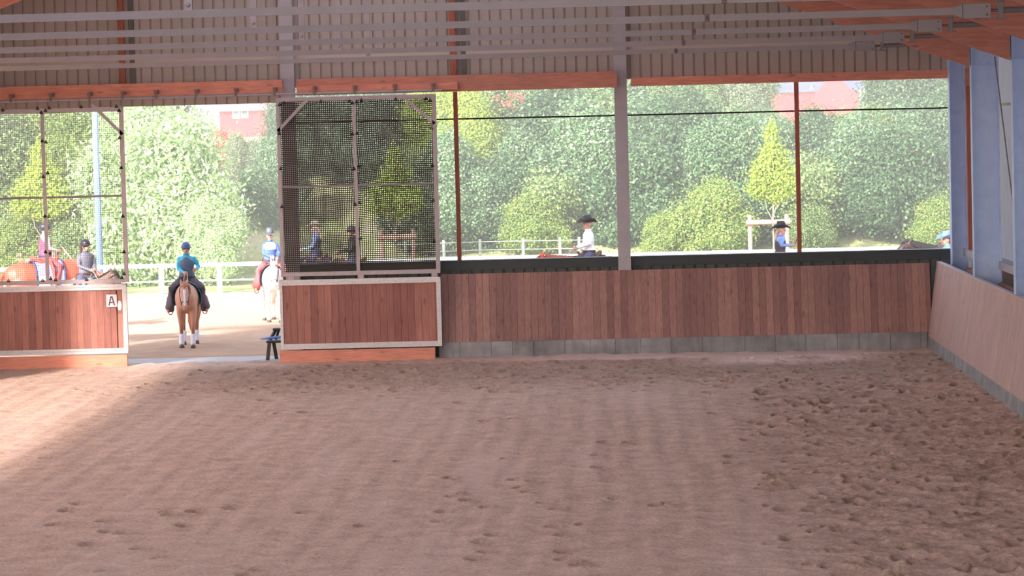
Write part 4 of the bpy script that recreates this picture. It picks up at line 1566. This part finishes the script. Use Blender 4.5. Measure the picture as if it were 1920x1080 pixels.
# 5, 6 behind the dark net, facing left
pair(594, 0, 74.0, -90, 0.97, 0.97,
     dict(coat=M['coat_dark'], mane_c=M['mane_black'], poll=(0, -1.2, 1.45), pitch=60, pad='pad_dark', saddle='saddle_brown', rein_to=(0, -.36, 1.74)),
     dict(shirt='shirt_blue', vest='vest_navy', legs='jeans', hat='western', hat_m='hat_tan', hair='hair_blond', hands=((-.04, -.34, .16), (.05, -.34, .16)), lean=-.04),
     'dark horse with its rider in the tan hat, behind the dark net', 'rider in a tan western hat and pale blue shirt behind the dark net')
pair(664, 0, 71.0, -78, 0.97, 0.97,
     dict(coat=M['coat_bay'], mane_c=M['mane_black'], poll=(0, -1.2, 1.40), pitch=60, pad='pad_dark', saddle='saddle_brown', rein_to=(0, -.36, 1.74)),
     dict(shirt='shirt_black', legs='jeans', hat_m='helmet_black', hands=((-.06, -.36, .2), (.07, -.36, .2)), head_yaw=R_(10)),
     'bay horse of the black-shirted rider behind the dark net', 'rider in a black shirt and black helmet beside the mullion of the dark net')
# 7 white shirt
pair(1106, 0, 71.0, -68, 0.98, 1.0,
     dict(coat=M['coat_chestnut'], mane_c=M['mane_chest'], poll=(0, -1.2, 1.44), pitch=60, pad='pad_dark', saddle='saddle_brown', rein_to=(0, -.36, 1.74)),
     dict(shirt='shirt_white', legs='jeans', hat='western', hat_m='hat_black', belt='belt_m', hands=((-.05, -.30, .16), (.07, -.30, .16)), head_yaw=R_(10)),
     'chestnut horse mostly hidden by the sill left of the middle column', 'rider in a white shirt and black western hat left of the middle column')
# 8 blue shirt with phone
h_, r8 = pair(1462, 0, 70.0, 92, 0.86, 0.97,
     dict(coat=M['coat_dark'], mane_c=M['mane_black'], poll=(0, -1.2, 1.2), pitch=60, pad='pad_dark', saddle='saddle_brown'),
     dict(shirt='shirt_blue', vest='vest_brown', legs='jeans', hat='western', hat_m='hat_black', hair='hair_blond', hands=((-.04, -.27, .33), (.05, -.26, .34)), lean=.02),
     'dark horse hidden below the sill under the rider holding a phone', 'rider in a black hat and pale blue shirt holding a phone beside the thin post')
nb = MB(); nb.box(-.035, .035, -.006, .006, -.07, .07)
ph = nb.build('phone', M['black'], bevel=0.003)
q_ = Matrix.Rotation(R_(92), 3, 'Z') @ Vector((0, -.39, .42)) * 0.97
ph.location = r8.location + q_
ph.rotation_euler = (R_(20), 0, R_(92))
tag(ph, 'dark phone held up by the rider in the black hat', 'phone')
# 9 far right
x9 = wx(1790, 72.0, 460)
make_horse('dark brown horse at the right end of the opening, partly behind the corner column', (x9, 72.4, 0), R_(-80), 0.97, M['coat_dark'], M['mane_black'],
           poll=(0, -1.12, 1.52), pitch=38, pad='pad_dark', saddle='saddle_brown')
make_rider('person in a blue hat and teal shirt beside the dark horse behind the corner column', (wx(1778, 71.2, 460), 71.2, 0.93), R_(-60), 1.0, 'shirt_teal', hat='western', hat_m='hat_blue', hair='hair_dark',
           hands=((-.10, -.28, .10), (.10, -.28, .12)), stand=True, lean=.05)

# ================================================================== plants
def leaf_cloud(name, blobs, n, size, seed, lance=False, shell=0.55):
    """many single leaves spread through lumpy blobs: (centre, radii)"""
    r = np.random.default_rng(seed)
    vol = np.array([b[1][0] * b[1][2] for b in blobs], float)
    pick = r.choice(len(blobs), n, p=vol / vol.sum())
    C = np.array([b[0] for b in blobs])[pick]
    Rr = np.array([b[1] for b in blobs])[pick]
    d = r.normal(size=(n, 3)); d /= np.linalg.norm(d, axis=1, keepdims=True)
    rad = shell + (1 - shell) * r.random((n, 1)) ** 0.6
    rad *= 1 + 0.20 * np.abs(r.normal(size=(n, 1))) * r.choice([1, 1, 0.3, 2.0], (n, 1)) - 0.08
    P = C + d * Rr * rad
    # leaf frames
    nrm = d * 0.7 + r.normal(size=(n, 3)) * 0.6 + np.array([0, 0, 0.35])
    nrm /= np.linalg.norm(nrm, axis=1, keepdims=True)
    a = r.normal(size=(n, 3)) + (np.array([0, 0, -1.2]) if lance else 0)
    a -= (a * nrm).sum(1, keepdims=True) * nrm
    a /= np.linalg.norm(a, axis=1, keepdims=True)
    b = np.cross(nrm, a)
    s = size * (0.6 + 0.8 * r.random((n, 1)))
    wd_ = 0.22 if lance else 0.38
    fold = nrm * s * 0.12
    v = np.stack([P - a * s * 0.5, P + b * s * wd_ - fold + 0 * a, P + a * s * 0.5, P - b * s * wd_ - fold], 1).reshape(-1, 3)
    me = bpy.data.meshes.new(name)
    me.vertices.add(4 * n); me.vertices.foreach_set('co', v.astype(np.float32).ravel())
    me.loops.add(4 * n); me.loops.foreach_set('vertex_index', np.arange(4 * n, dtype=np.int32))
    me.polygons.add(n); me.polygons.foreach_set('loop_start', np.arange(0, 4 * n, 4, dtype=np.int32))
    me.update(calc_edges=True)
    return me


def lumps(rx, ry, rz, k, seed, zc, lo=-0.3):
    r = random.Random(seed)
    out = [((0, 0, zc), (rx * 0.7, ry * 0.7, rz * 0.75))]
    for i in range(k):
        a = r.uniform(0, 2 * math.pi); e = r.uniform(lo, 1.0)
        q = math.sqrt(max(0, 1 - e * e))
        s = r.uniform(0.22, 0.46)
        out.append(((rx * 0.72 * q * math.cos(a), ry * 0.72 * q * math.sin(a), zc + rz * 0.72 * e), (rx * s, ry * s, rz * s)))
    return out


CROWN = {
    'shrub_a': leaf_cloud('crown', lumps(1.7, 1.5, 1.5, 16, 1, 1.35, -0.8), 40000, 0.082, 1),
    'shrub_b': leaf_cloud('crown', lumps(1.5, 1.4, 1.9, 16, 2, 1.7, -0.8), 42000, 0.080, 2),
    'shrub_c': leaf_cloud('crown', lumps(1.9, 1.5, 1.2, 14, 3, 1.1, -0.8), 36000, 0.076, 3),
    'tree_a': leaf_cloud('crown', lumps(2.3, 2.1, 2.8, 24, 4, 3.0, -0.7), 90000, 0.088, 4),
    'tree_b': leaf_cloud('crown', lumps(2.0, 1.9, 3.2, 24, 5, 3.4, -0.7), 90000, 0.085, 5),
    'lance': leaf_cloud('crown', lumps(2.6, 2.0, 3.0, 30, 6, 2.9, -0.95), 75000, 0.17, 6, lance=True),
    'young': leaf_cloud('crown', [((0, 0, 3.9), (0.28, 0.28, 0.55)), ((0.05, 0, 3.35), (0.5, 0.45, 0.45)), ((-0.3, 0, 2.9), (0.5, 0.45, 0.5)), ((0.38, 0, 2.85), (0.5, 0.45, 0.45)),
                                  ((0.0, 0.1, 2.7), (0.7, 0.5, 0.45)), ((-0.5, 0, 2.5), (0.4, 0.4, 0.35)), ((0.55, 0, 2.5), (0.35, 0.4, 0.35)), ((0.1, 0, 2.3), (0.45, 0.4, 0.25))], 10000, 0.085, 7, shell=0.25),
    'berries': leaf_cloud('flowers', [((-0.5, -0.5, 0), (0.5, 0.3, 0.3)), ((0.6, -0.5, 0.3), (0.35, 0.3, 0.25)), ((0.1, -0.5, -0.4), (0.4, 0.3, 0.2))], 90, 0.16, 8, shell=0.2),
}


def trunk_mesh(h, r0, seed, branches=5, lean=0.0):
    rr = random.Random(seed)
    nb = MB()
    pts = [(lean * i / 4 * h * 0.2 + rr.uniform(-0.04, 0.04), rr.uniform(-0.04, 0.04), h * i / 4 - 0.15) for i in range(5)]
    nb.tube(pts, [r0, r0 * 0.85, r0 * 0.7, r0 * 0.55, r0 * 0.35], 9)
    for k in range(branches):
        t_ = rr.uniform(0.35, 0.9)
        b = Vector(pts[0]).lerp(Vector(pts[-1]), t_)
        a = rr.uniform(0, 6.28)
        L = h * rr.uniform(0.25, 0.4)
        e = b + Vector((math.cos(a) * L * 0.7, math.sin(a) * L * 0.7, L * 0.8))
        m_ = b.lerp(e, 0.5) + Vector((0, 0, -0.08 * L))
        nb.tube([b, m_, e], [r0 * 0.4, r0 * 0.28, r0 * 0.12], 6)
    return nb


TR = {}
for nm_, h_, r_ in (('shrub', 1.8, 0.06), ('tree', 4.2, 0.13)):
    q = trunk_mesh(h_, r_, 3).build('trunk', M['bark_dark'], smooth=True)
    TR[nm_] = q.data
    bpy.data.objects.remove(q)


HK = {'shrub_a': 2.9, 'shrub_b': 3.8, 'shrub_c': 2.4, 'tree_a': 6.0, 'tree_b': 6.8, 'lance': 6.0}


def plant(kind, x, y, z, s, mat, label, name='shrub', cat='shrub', group=None, sz=None, rot=None):
    # keep the crowns below the sight line to the two houses
    for (pa, pb, py) in ((1462, 1612, 203), (418, 505, 245)):
        hw = 1.9 * s
        if wx(pa, y, py) - hw < x < wx(pb, y, py) + hw and y > 92:
            zt_ = W((pa + pb) / 2, py, y).z
            s = min(s, max(0.3, (zt_ - z) / HK[kind]))
    g = thing(name, label, cat, (x, y, z), random.uniform(0, 6.28) if rot is None else rot, group)
    g.scale = (s, s, sz or s)
    c = bpy.data.objects.new('crown' if True else '', CROWN[kind])
    if not CROWN[kind].materials:
        CROWN[kind].materials.append(M['leaf_mid'])
    COL.objects.link(c)
    c.parent = g
    c.material_slots[0].link = 'OBJECT'
    c.material_slots[0].material = M[mat]
    tm = TR['tree' if kind in ('tree_a', 'tree_b', 'lance') else 'shrub']
    tr_ = bpy.data.objects.new('trunk', tm)
    COL.objects.link(tr_)
    tr_.parent = g
    return g


# back row of tall trees on the bank
GRP_T = 'tall trees crowding the bank behind the yard'
GRP_S = 'dense shrubs filling the bank below the trees'
mats_back = ['leaf_grey', 'leaf_mid', 'leaf_cool', 'leaf_grey', 'leaf_mid', 'leaf_grey', 'leaf_cool']
BACK = ('beyond the left picture edge', 'behind the left net mullion', 'behind the pale blue pole', 'left behind the gateway willow', 'behind the dark net mullion', 'above the right part of the dark net',
        'right of the thin post by the dark net', 'left of the white-shirted rider', 'above the white-shirted rider', 'just right of the middle column', 'midway to the staked tree',
        'left of the staked young tree', 'left of the grey roofed house')
for i, px in enumerate((-40, 60, 165, 262, 690, 790, 915, 1010, 1105, 1200, 1290, 1375, 1455)):
    y = 107 + (i % 3) * 2.0
    x = wx(px, y, 250)
    sc = 0.95 + 0.12 * (i % 4 == 1)
    if px > 1400:
        sc = 0.62
    elif px > 1300:
        sc = 0.85
    elif px > 1150:
        sc = 1.0
    if 650 < px < 860:
        sc = 0.8
    plant('tree_a' if i % 2 else 'tree_b', x, y, terrain(x, y) - 0.3, sc, mats_back[i % 7], 'tall tree on top of the bank, ' + BACK[i], 'tree', 'tree', GRP_T)
for i, (px, sc) in enumerate(((1545, 0.55), (1600, 0.72))):
    y = 106.0
    x = wx(px, y, 250)
    plant('tree_a', x, y, terrain(x, y) - 0.3, sc, 'leaf_mid', ['small tree on the bank below the grey roofed house', 'small tree on the bank below the right end of the red house'][i], 'tree', 'tree', GRP_T)
# two darker trees at the right end
plant('tree_b', wx(1655, 103), 103, terrain(0, 103) - 0.2, 0.85, 'leaf_lime', 'yellowish green tree on the bank right of the red house', 'tree', 'tree')
plant('tree_a', wx(1745, 104), 104, terrain(0, 104) - 0.2, 1.1, 'leaf_dark', 'dark green spreading tree at the right end of the bank', 'tree', 'tree')
plant('tree_b', wx(1850, 103), 103, terrain(0, 103) - 0.2, 1.1, 'leaf_dark', 'dark green tree behind the corner column', 'tree', 'tree')
# middle rows
COLS = ((848, 'by the right edge of the dark net'), (933, 'right of the thin post beside the dark net'), (1016, 'left of the white-shirted rider'),
        (1100, 'above the white-shirted rider'), (1185, 'just behind the middle grey column'), (1270, 'a little right of the middle grey column'),
        (1352, 'left of the staked young tree'), (1438, 'right behind the staked young tree'), (1528, 'right of the thin post in the right opening'),
        (1612, 'below the right end of the red house'), (1700, 'left of the corner column'), (1788, 'hidden partly by the corner column'))
k = 0
for (y, row, kinds, mm) in ((103.5, 'upper', ('tree_a', 'shrub_b', 'tree_b'), ('leaf_cool', 'leaf_mid', 'leaf_grey', 'leaf_cool')),
                            (100.0, 'middle', ('shrub_b', 'shrub_a', 'shrub_b'), ('leaf_mid', 'leaf_cool', 'leaf_dark')),
                            (97.0, 'lowest', ('shrub_b', 'shrub_a', 'shrub_c'), ('leaf_cool', 'leaf_dark', 'leaf_mid'))):
    for px, where in COLS:
        x = wx(px + random.uniform(-20, 20), y, 300)
        sc = random.uniform(0.95, 1.2)
        kd = kinds[k % len(kinds)]
        if kd.startswith('tree'):
            sc *= 0.62
        plant(kd, x, y + random.uniform(-0.8, 0.8), terrain(x, y) - 0.25, sc * 1.1, mm[k % len(mm)], '%s thicket shrub, %s' % (row, where), 'shrub', 'shrub', GRP_S)
        k += 1
# low yellow-green bushes nearer the fence
for px, y, sc, mat, lab in ((1010, 95.3, 0.75, 'leaf_lime', 'yellow-green bush behind the rider in the white shirt'),
                            (1245, 94.5, 0.55, 'leaf_lime', 'low yellow-green bush just right of the middle grey column'),
                            (1340, 94.0, 0.9, 'leaf_lime', 'yellow-green bush left of the staked young tree'),
                            (1520, 95.0, 0.6, 'leaf_mid', 'small green bush right of the staked young tree'),
                            (1768, 95.0, 0.62, 'leaf_lime', 'yellow-green bush at the right end of the opening')):
    x = wx(px, y, 440)
    plant('shrub_a', x, y, terrain(x, y) - 0.1, sc, mat, lab)
# light green sloping bush top left of the right hand openings
plant('tree_b', wx(845, 99), 99, terrain(0, 99), 0.78, 'leaf_yellow', 'bright lime tree beside the right edge of the dark net', 'tree', 'tree')
# tree with red berries at the top between the openings
x = wx(960, 104)
b_ = plant('tree_a', x, 104, terrain(x, 104), 0.9, 'leaf_mid', 'green tree with red berries at the top of the opening', 'tree', 'tree', rot=0.0)
for (px, py) in ((945, 185), (990, 180), (968, 195)):
    q = W(px, py, 102.4)
    c_ = bpy.data.objects.new('berries', CROWN['berries'])
    if not CROWN['berries'].materials:
        CROWN['berries'].materials.append(M['leaf_red'])
    COL.objects.link(c_)
    c_.parent = b_
    c_.location = ((q.x - x) / 0.9, (102.0 - 104) / 0.9, (q.z - terrain(x, 104)) / 0.9)
    c_.scale = (0.5, 0.5, 0.5)

# young staked trees
def young(px, y, s, label, sx=1.0):
    x = wx(px, y, 300)
    g = thing('young_tree', label, 'tree', (x, y, 0.03), 0)
    g.scale = (s * sx, s, s)
    if not CROWN['young'].materials:
        CROWN['young'].materials.append(M['leaf_yellow'])
    c_ = bpy.data.objects.new('crown', CROWN['young']); COL.objects.link(c_); c_.parent = g
    nb = MB()
    nb.tube([(0, 0, -0.1), (0.01, 0, 1.0), (0.0, 0, 1.55), (0.05, 0, 2.4), (0.03, 0, 3.6)], [0.035, 0.032, 0.03, 0.022, 0.01], 8)
    nb.tube([(0.0, 0, 1.5), (-0.22, 0, 1.85), (-0.3, 0, 2.4)], [0.018, 0.015, 0.008], 6)
    nb.tube([(0.0, 0, 1.6), (0.14, 0.05, 1.95), (0.2, 0, 2.6)], [0.018, 0.014, 0.008], 6)
    nb.build('trunk', M['bark'], g, smooth=True)
    return g


young(1447, 89.8, 1.02, 'young bright yellow-green tree staked behind the fence, right of the middle column', 0.8)
young(738, 89.8, 0.92, 'young yellow-green tree staked behind the dark net')
young(75, 89.8, 1.02, 'young yellow-green tree staked behind the left net screen', 1.0)

# left: behind the pale net and in the gateway
plant('tree_a', wx(200, 92.5), 92.5, -0.1, 1.0, 'leaf_lime', 'lime green tree right of the pale blue pole', 'tree', 'tree')
plant('tree_b', wx(110, 95), 95, 0.2, 1.05, 'leaf_lime', 'lime green tree behind the pale blue pole', 'tree', 'tree')
plant('tree_a', wx(20, 94), 94, 0.1, 1.0, 'leaf_mid', 'mid green tree at the left picture edge', 'tree', 'tree')
plant('shrub_a', wx(150, 90), 90, -0.1, 0.8, 'leaf_mid', 'green bush low behind the grey-shirted rider')
plant('shrub_a', wx(40, 90.5), 90.5, -0.1, 0.8, 'leaf_lime', 'green bush low behind the chestnut horse')
plant('lance', wx(292, 90.5), 90.5, -0.2, 0.94, 'leaf_pale', 'big pale willow-leaved tree filling the gateway', 'tree', 'tree', rot=0.3)
plant('lance', wx(262, 93), 93, 0.1, 1.0, 'leaf_pale', 'pale willow-leaved tree at the left side of the gateway', 'tree', 'tree', rot=2.0)
plant('shrub_b', wx(395, 89), 89, -0.2, 0.75, 'leaf_pale', 'pale green bush behind the white fence in the gateway')
plant('tree_b', wx(458, 103), 103, 1.9, 0.6, 'leaf_grey', 'pale green tree below the distant red house', 'tree', 'tree')
plant('shrub_b', wx(518, 99), 99, 1.2, 0.85, 'leaf_cool', 'blue-green bush at the right edge of the gateway')
plant('shrub_b', wx(425, 104), 104, 2.4, 0.7, 'leaf_red', 'reddish bush below the distant red house')
# behind the dark net
plant('tree_b', wx(640, 104), 104, 2.3, 0.9, 'leaf_dark', 'dark tree behind the dark net, left of the mullion', 'tree', 'tree')
plant('tree_a', wx(590, 106), 106, 2.5, 0.8, 'leaf_dark', 'dark tree behind the dark net beside the grey column', 'tree', 'tree')
plant('tree_a', wx(740, 102), 102, 1.8, 0.9, 'leaf_dark', 'dark tree behind the dark net, behind the young tree', 'tree', 'tree')
plant('shrub_a', wx(800, 96), 96, 0.5, 0.95, 'leaf_dark', 'dark bush behind the right part of the dark net')

# ---- houses far behind
def house(px0, px1, y, z0, wall, roof, label, wins, eave, ridge, dormer=None):
    x0, x1 = wx(px0, y, 220), wx(px1, y, 220)
    g = thing('house', label, 'house', ((x0 + x1) / 2, y, z0))
    w = x1 - x0
    nb = MB(); nb.box(-w / 2, w / 2, 0, 8, 0, eave - z0)
    nb.add([(-w / 2, 0.2, eave - z0), (-w / 2, 8, eave - z0), (-w / 2, 4, ridge - z0 - 0.1)], [(0, 1, 2)])
    nb.build('wall', M[wall], g)
    nb = MB()
    e, r_ = eave - z0, ridge - z0
    nb.add([(-w / 2 - .4, -.6, e - .2), (w / 2 + .4, -.6, e - .2), (w / 2 + .4, 4, r_), (-w / 2 - .4, 4, r_), (-w / 2 - .4, 8.6, e - .2), (w / 2 + .4, 8.6, e - .2),
            (-w / 2 - .4, -.6, e), (w / 2 + .4, -.6, e), (w / 2 + .4, 4, r_ + .25), (-w / 2 - .4, 4, r_ + .25), (-w / 2 - .4, 8.6, e), (w / 2 + .4, 8.6, e)],
           [(0, 1, 2, 3), (3, 2, 5, 4), (6, 9, 8, 7), (9, 10, 11, 8), (0, 6, 7, 1), (4, 5, 11, 10), (0, 3, 9, 6), (3, 4, 10, 9), (1, 7, 8, 2), (2, 8, 11, 5)])
    nb.build('roof', M[roof], g)
    for (pa, pb, qa, qb) in wins:
        a, b = W(pa, qa, y), W(pb, qb, y)
        cx = (x0 + x1) / 2
        nb = MB(); nb.box(a.x - cx, b.x - cx, -0.12, 0.02, b.z - z0, a.z - z0)
        f = nb.build('window', M['white'], g)
        dx, dz = (b.x - a.x) * 0.14, (a.z - b.z) * 0.14
        nb = MB(); nb.box(a.x - cx + dx, b.x - cx - dx, -0.16, -0.1, b.z - z0 + dz, a.z - z0 - dz)
        nb.build('pane', M['glass'], f)
    if dormer:
        (pa, pb, qa, qb) = dormer
        a, b = W(pa, qb, y), W(pb, qb, y)
        t_ = W((pa + pb) / 2, qa, y)
        cx = (x0 + x1) / 2
        nb = MB()
        vv = [(a.x - cx, -0.5, a.z - z0), (b.x - cx, -0.5, b.z - z0), (t_.x - cx, -0.5, t_.z - z0), (a.x - cx, 3, a.z - z0), (b.x - cx, 3, b.z - z0), (t_.x - cx, 3, t_.z - z0)]
        nb.add(vv, [(0, 1, 2), (3, 5, 4), (0, 3, 4, 1), (1, 4, 5, 2), (2, 5, 3, 0)])
        nb.build('dormer', M['glass'], g)
    return g


Yh = 300
ze1 = W(470, 204, Yh).z; zr1 = W(470, 180, Yh).z
house(412, 500, Yh, 3.5, 'house_red', 'roof_pink', 'distant red house with white windows above the gateway trees',
      [(436, 450, 207, 222), (452, 466, 206, 221)], ze1, zr1)
ze2 = W(1540, 168, Yh).z; zr2 = W(1540, 140, Yh).z
H2 = house(1452, 1612, Yh, 3.5, 'house_red', 'roof_grey', 'distant red house with grey roof at the top of the right opening', [(1531, 1538, 183, 188)], ze2, zr2, dormer=(1514, 1528, 156, 172))
gcx = (wx(1452, Yh, 220) + wx(1612, Yh, 220)) / 2
a_, b_, t_ = W(1526, 200, Yh), W(1606, 180, Yh), W(1562, 138, Yh)
nb = MB(); nb.prism([(a_.x - gcx, 0), (b_.x - gcx, 0), (b_.x - gcx, b_.z - 3.5), (t_.x - gcx, t_.z - 3.5), (a_.x - gcx, b_.z - 3.2)], -2.2, 3.0)
gb = nb.build('gable', M['house_red'], H2)
sh = thing('shed', 'small white shed with red roof beyond the gateway', 'shed', (wx(470, 106), 106, 2.7))
nb = MB(); nb.box(-0.45, 0.45, 0, 1, 0, 0.35); nb.build('wall', M['house_white'], sh)
nb = MB(); nb.box(-0.52, 0.55, -0.1, 1.1, 0.35, 0.45); nb.build('roof', M['house_red'], sh)

# ---- summer haze over the yard and the bank
vm = bpy.data.materials.new('haze')
vm.use_nodes = True
vt = vm.node_tree
for n in list(vt.nodes):
    vt.nodes.remove(n)
vsn = vt.nodes.new('ShaderNodeVolumeScatter')
vsn.inputs['Density'].default_value = 0.0042
vsn.inputs['Anisotropy'].default_value = 0.0
vsn.inputs['Color'].default_value = (1.0, 0.975, 0.94, 1)
vo_ = vt.nodes.new('ShaderNodeOutputMaterial')
vt.links.new(vsn.outputs[0], vo_.inputs['Volume'])
nb = MB(); nb.box(-45, 35, 61.5, 140, -1, 25)
hz = nb.build('haze', vm)
tag(hz, kind='stuff', label='thin summer haze over the yard and bank', cat='haze')
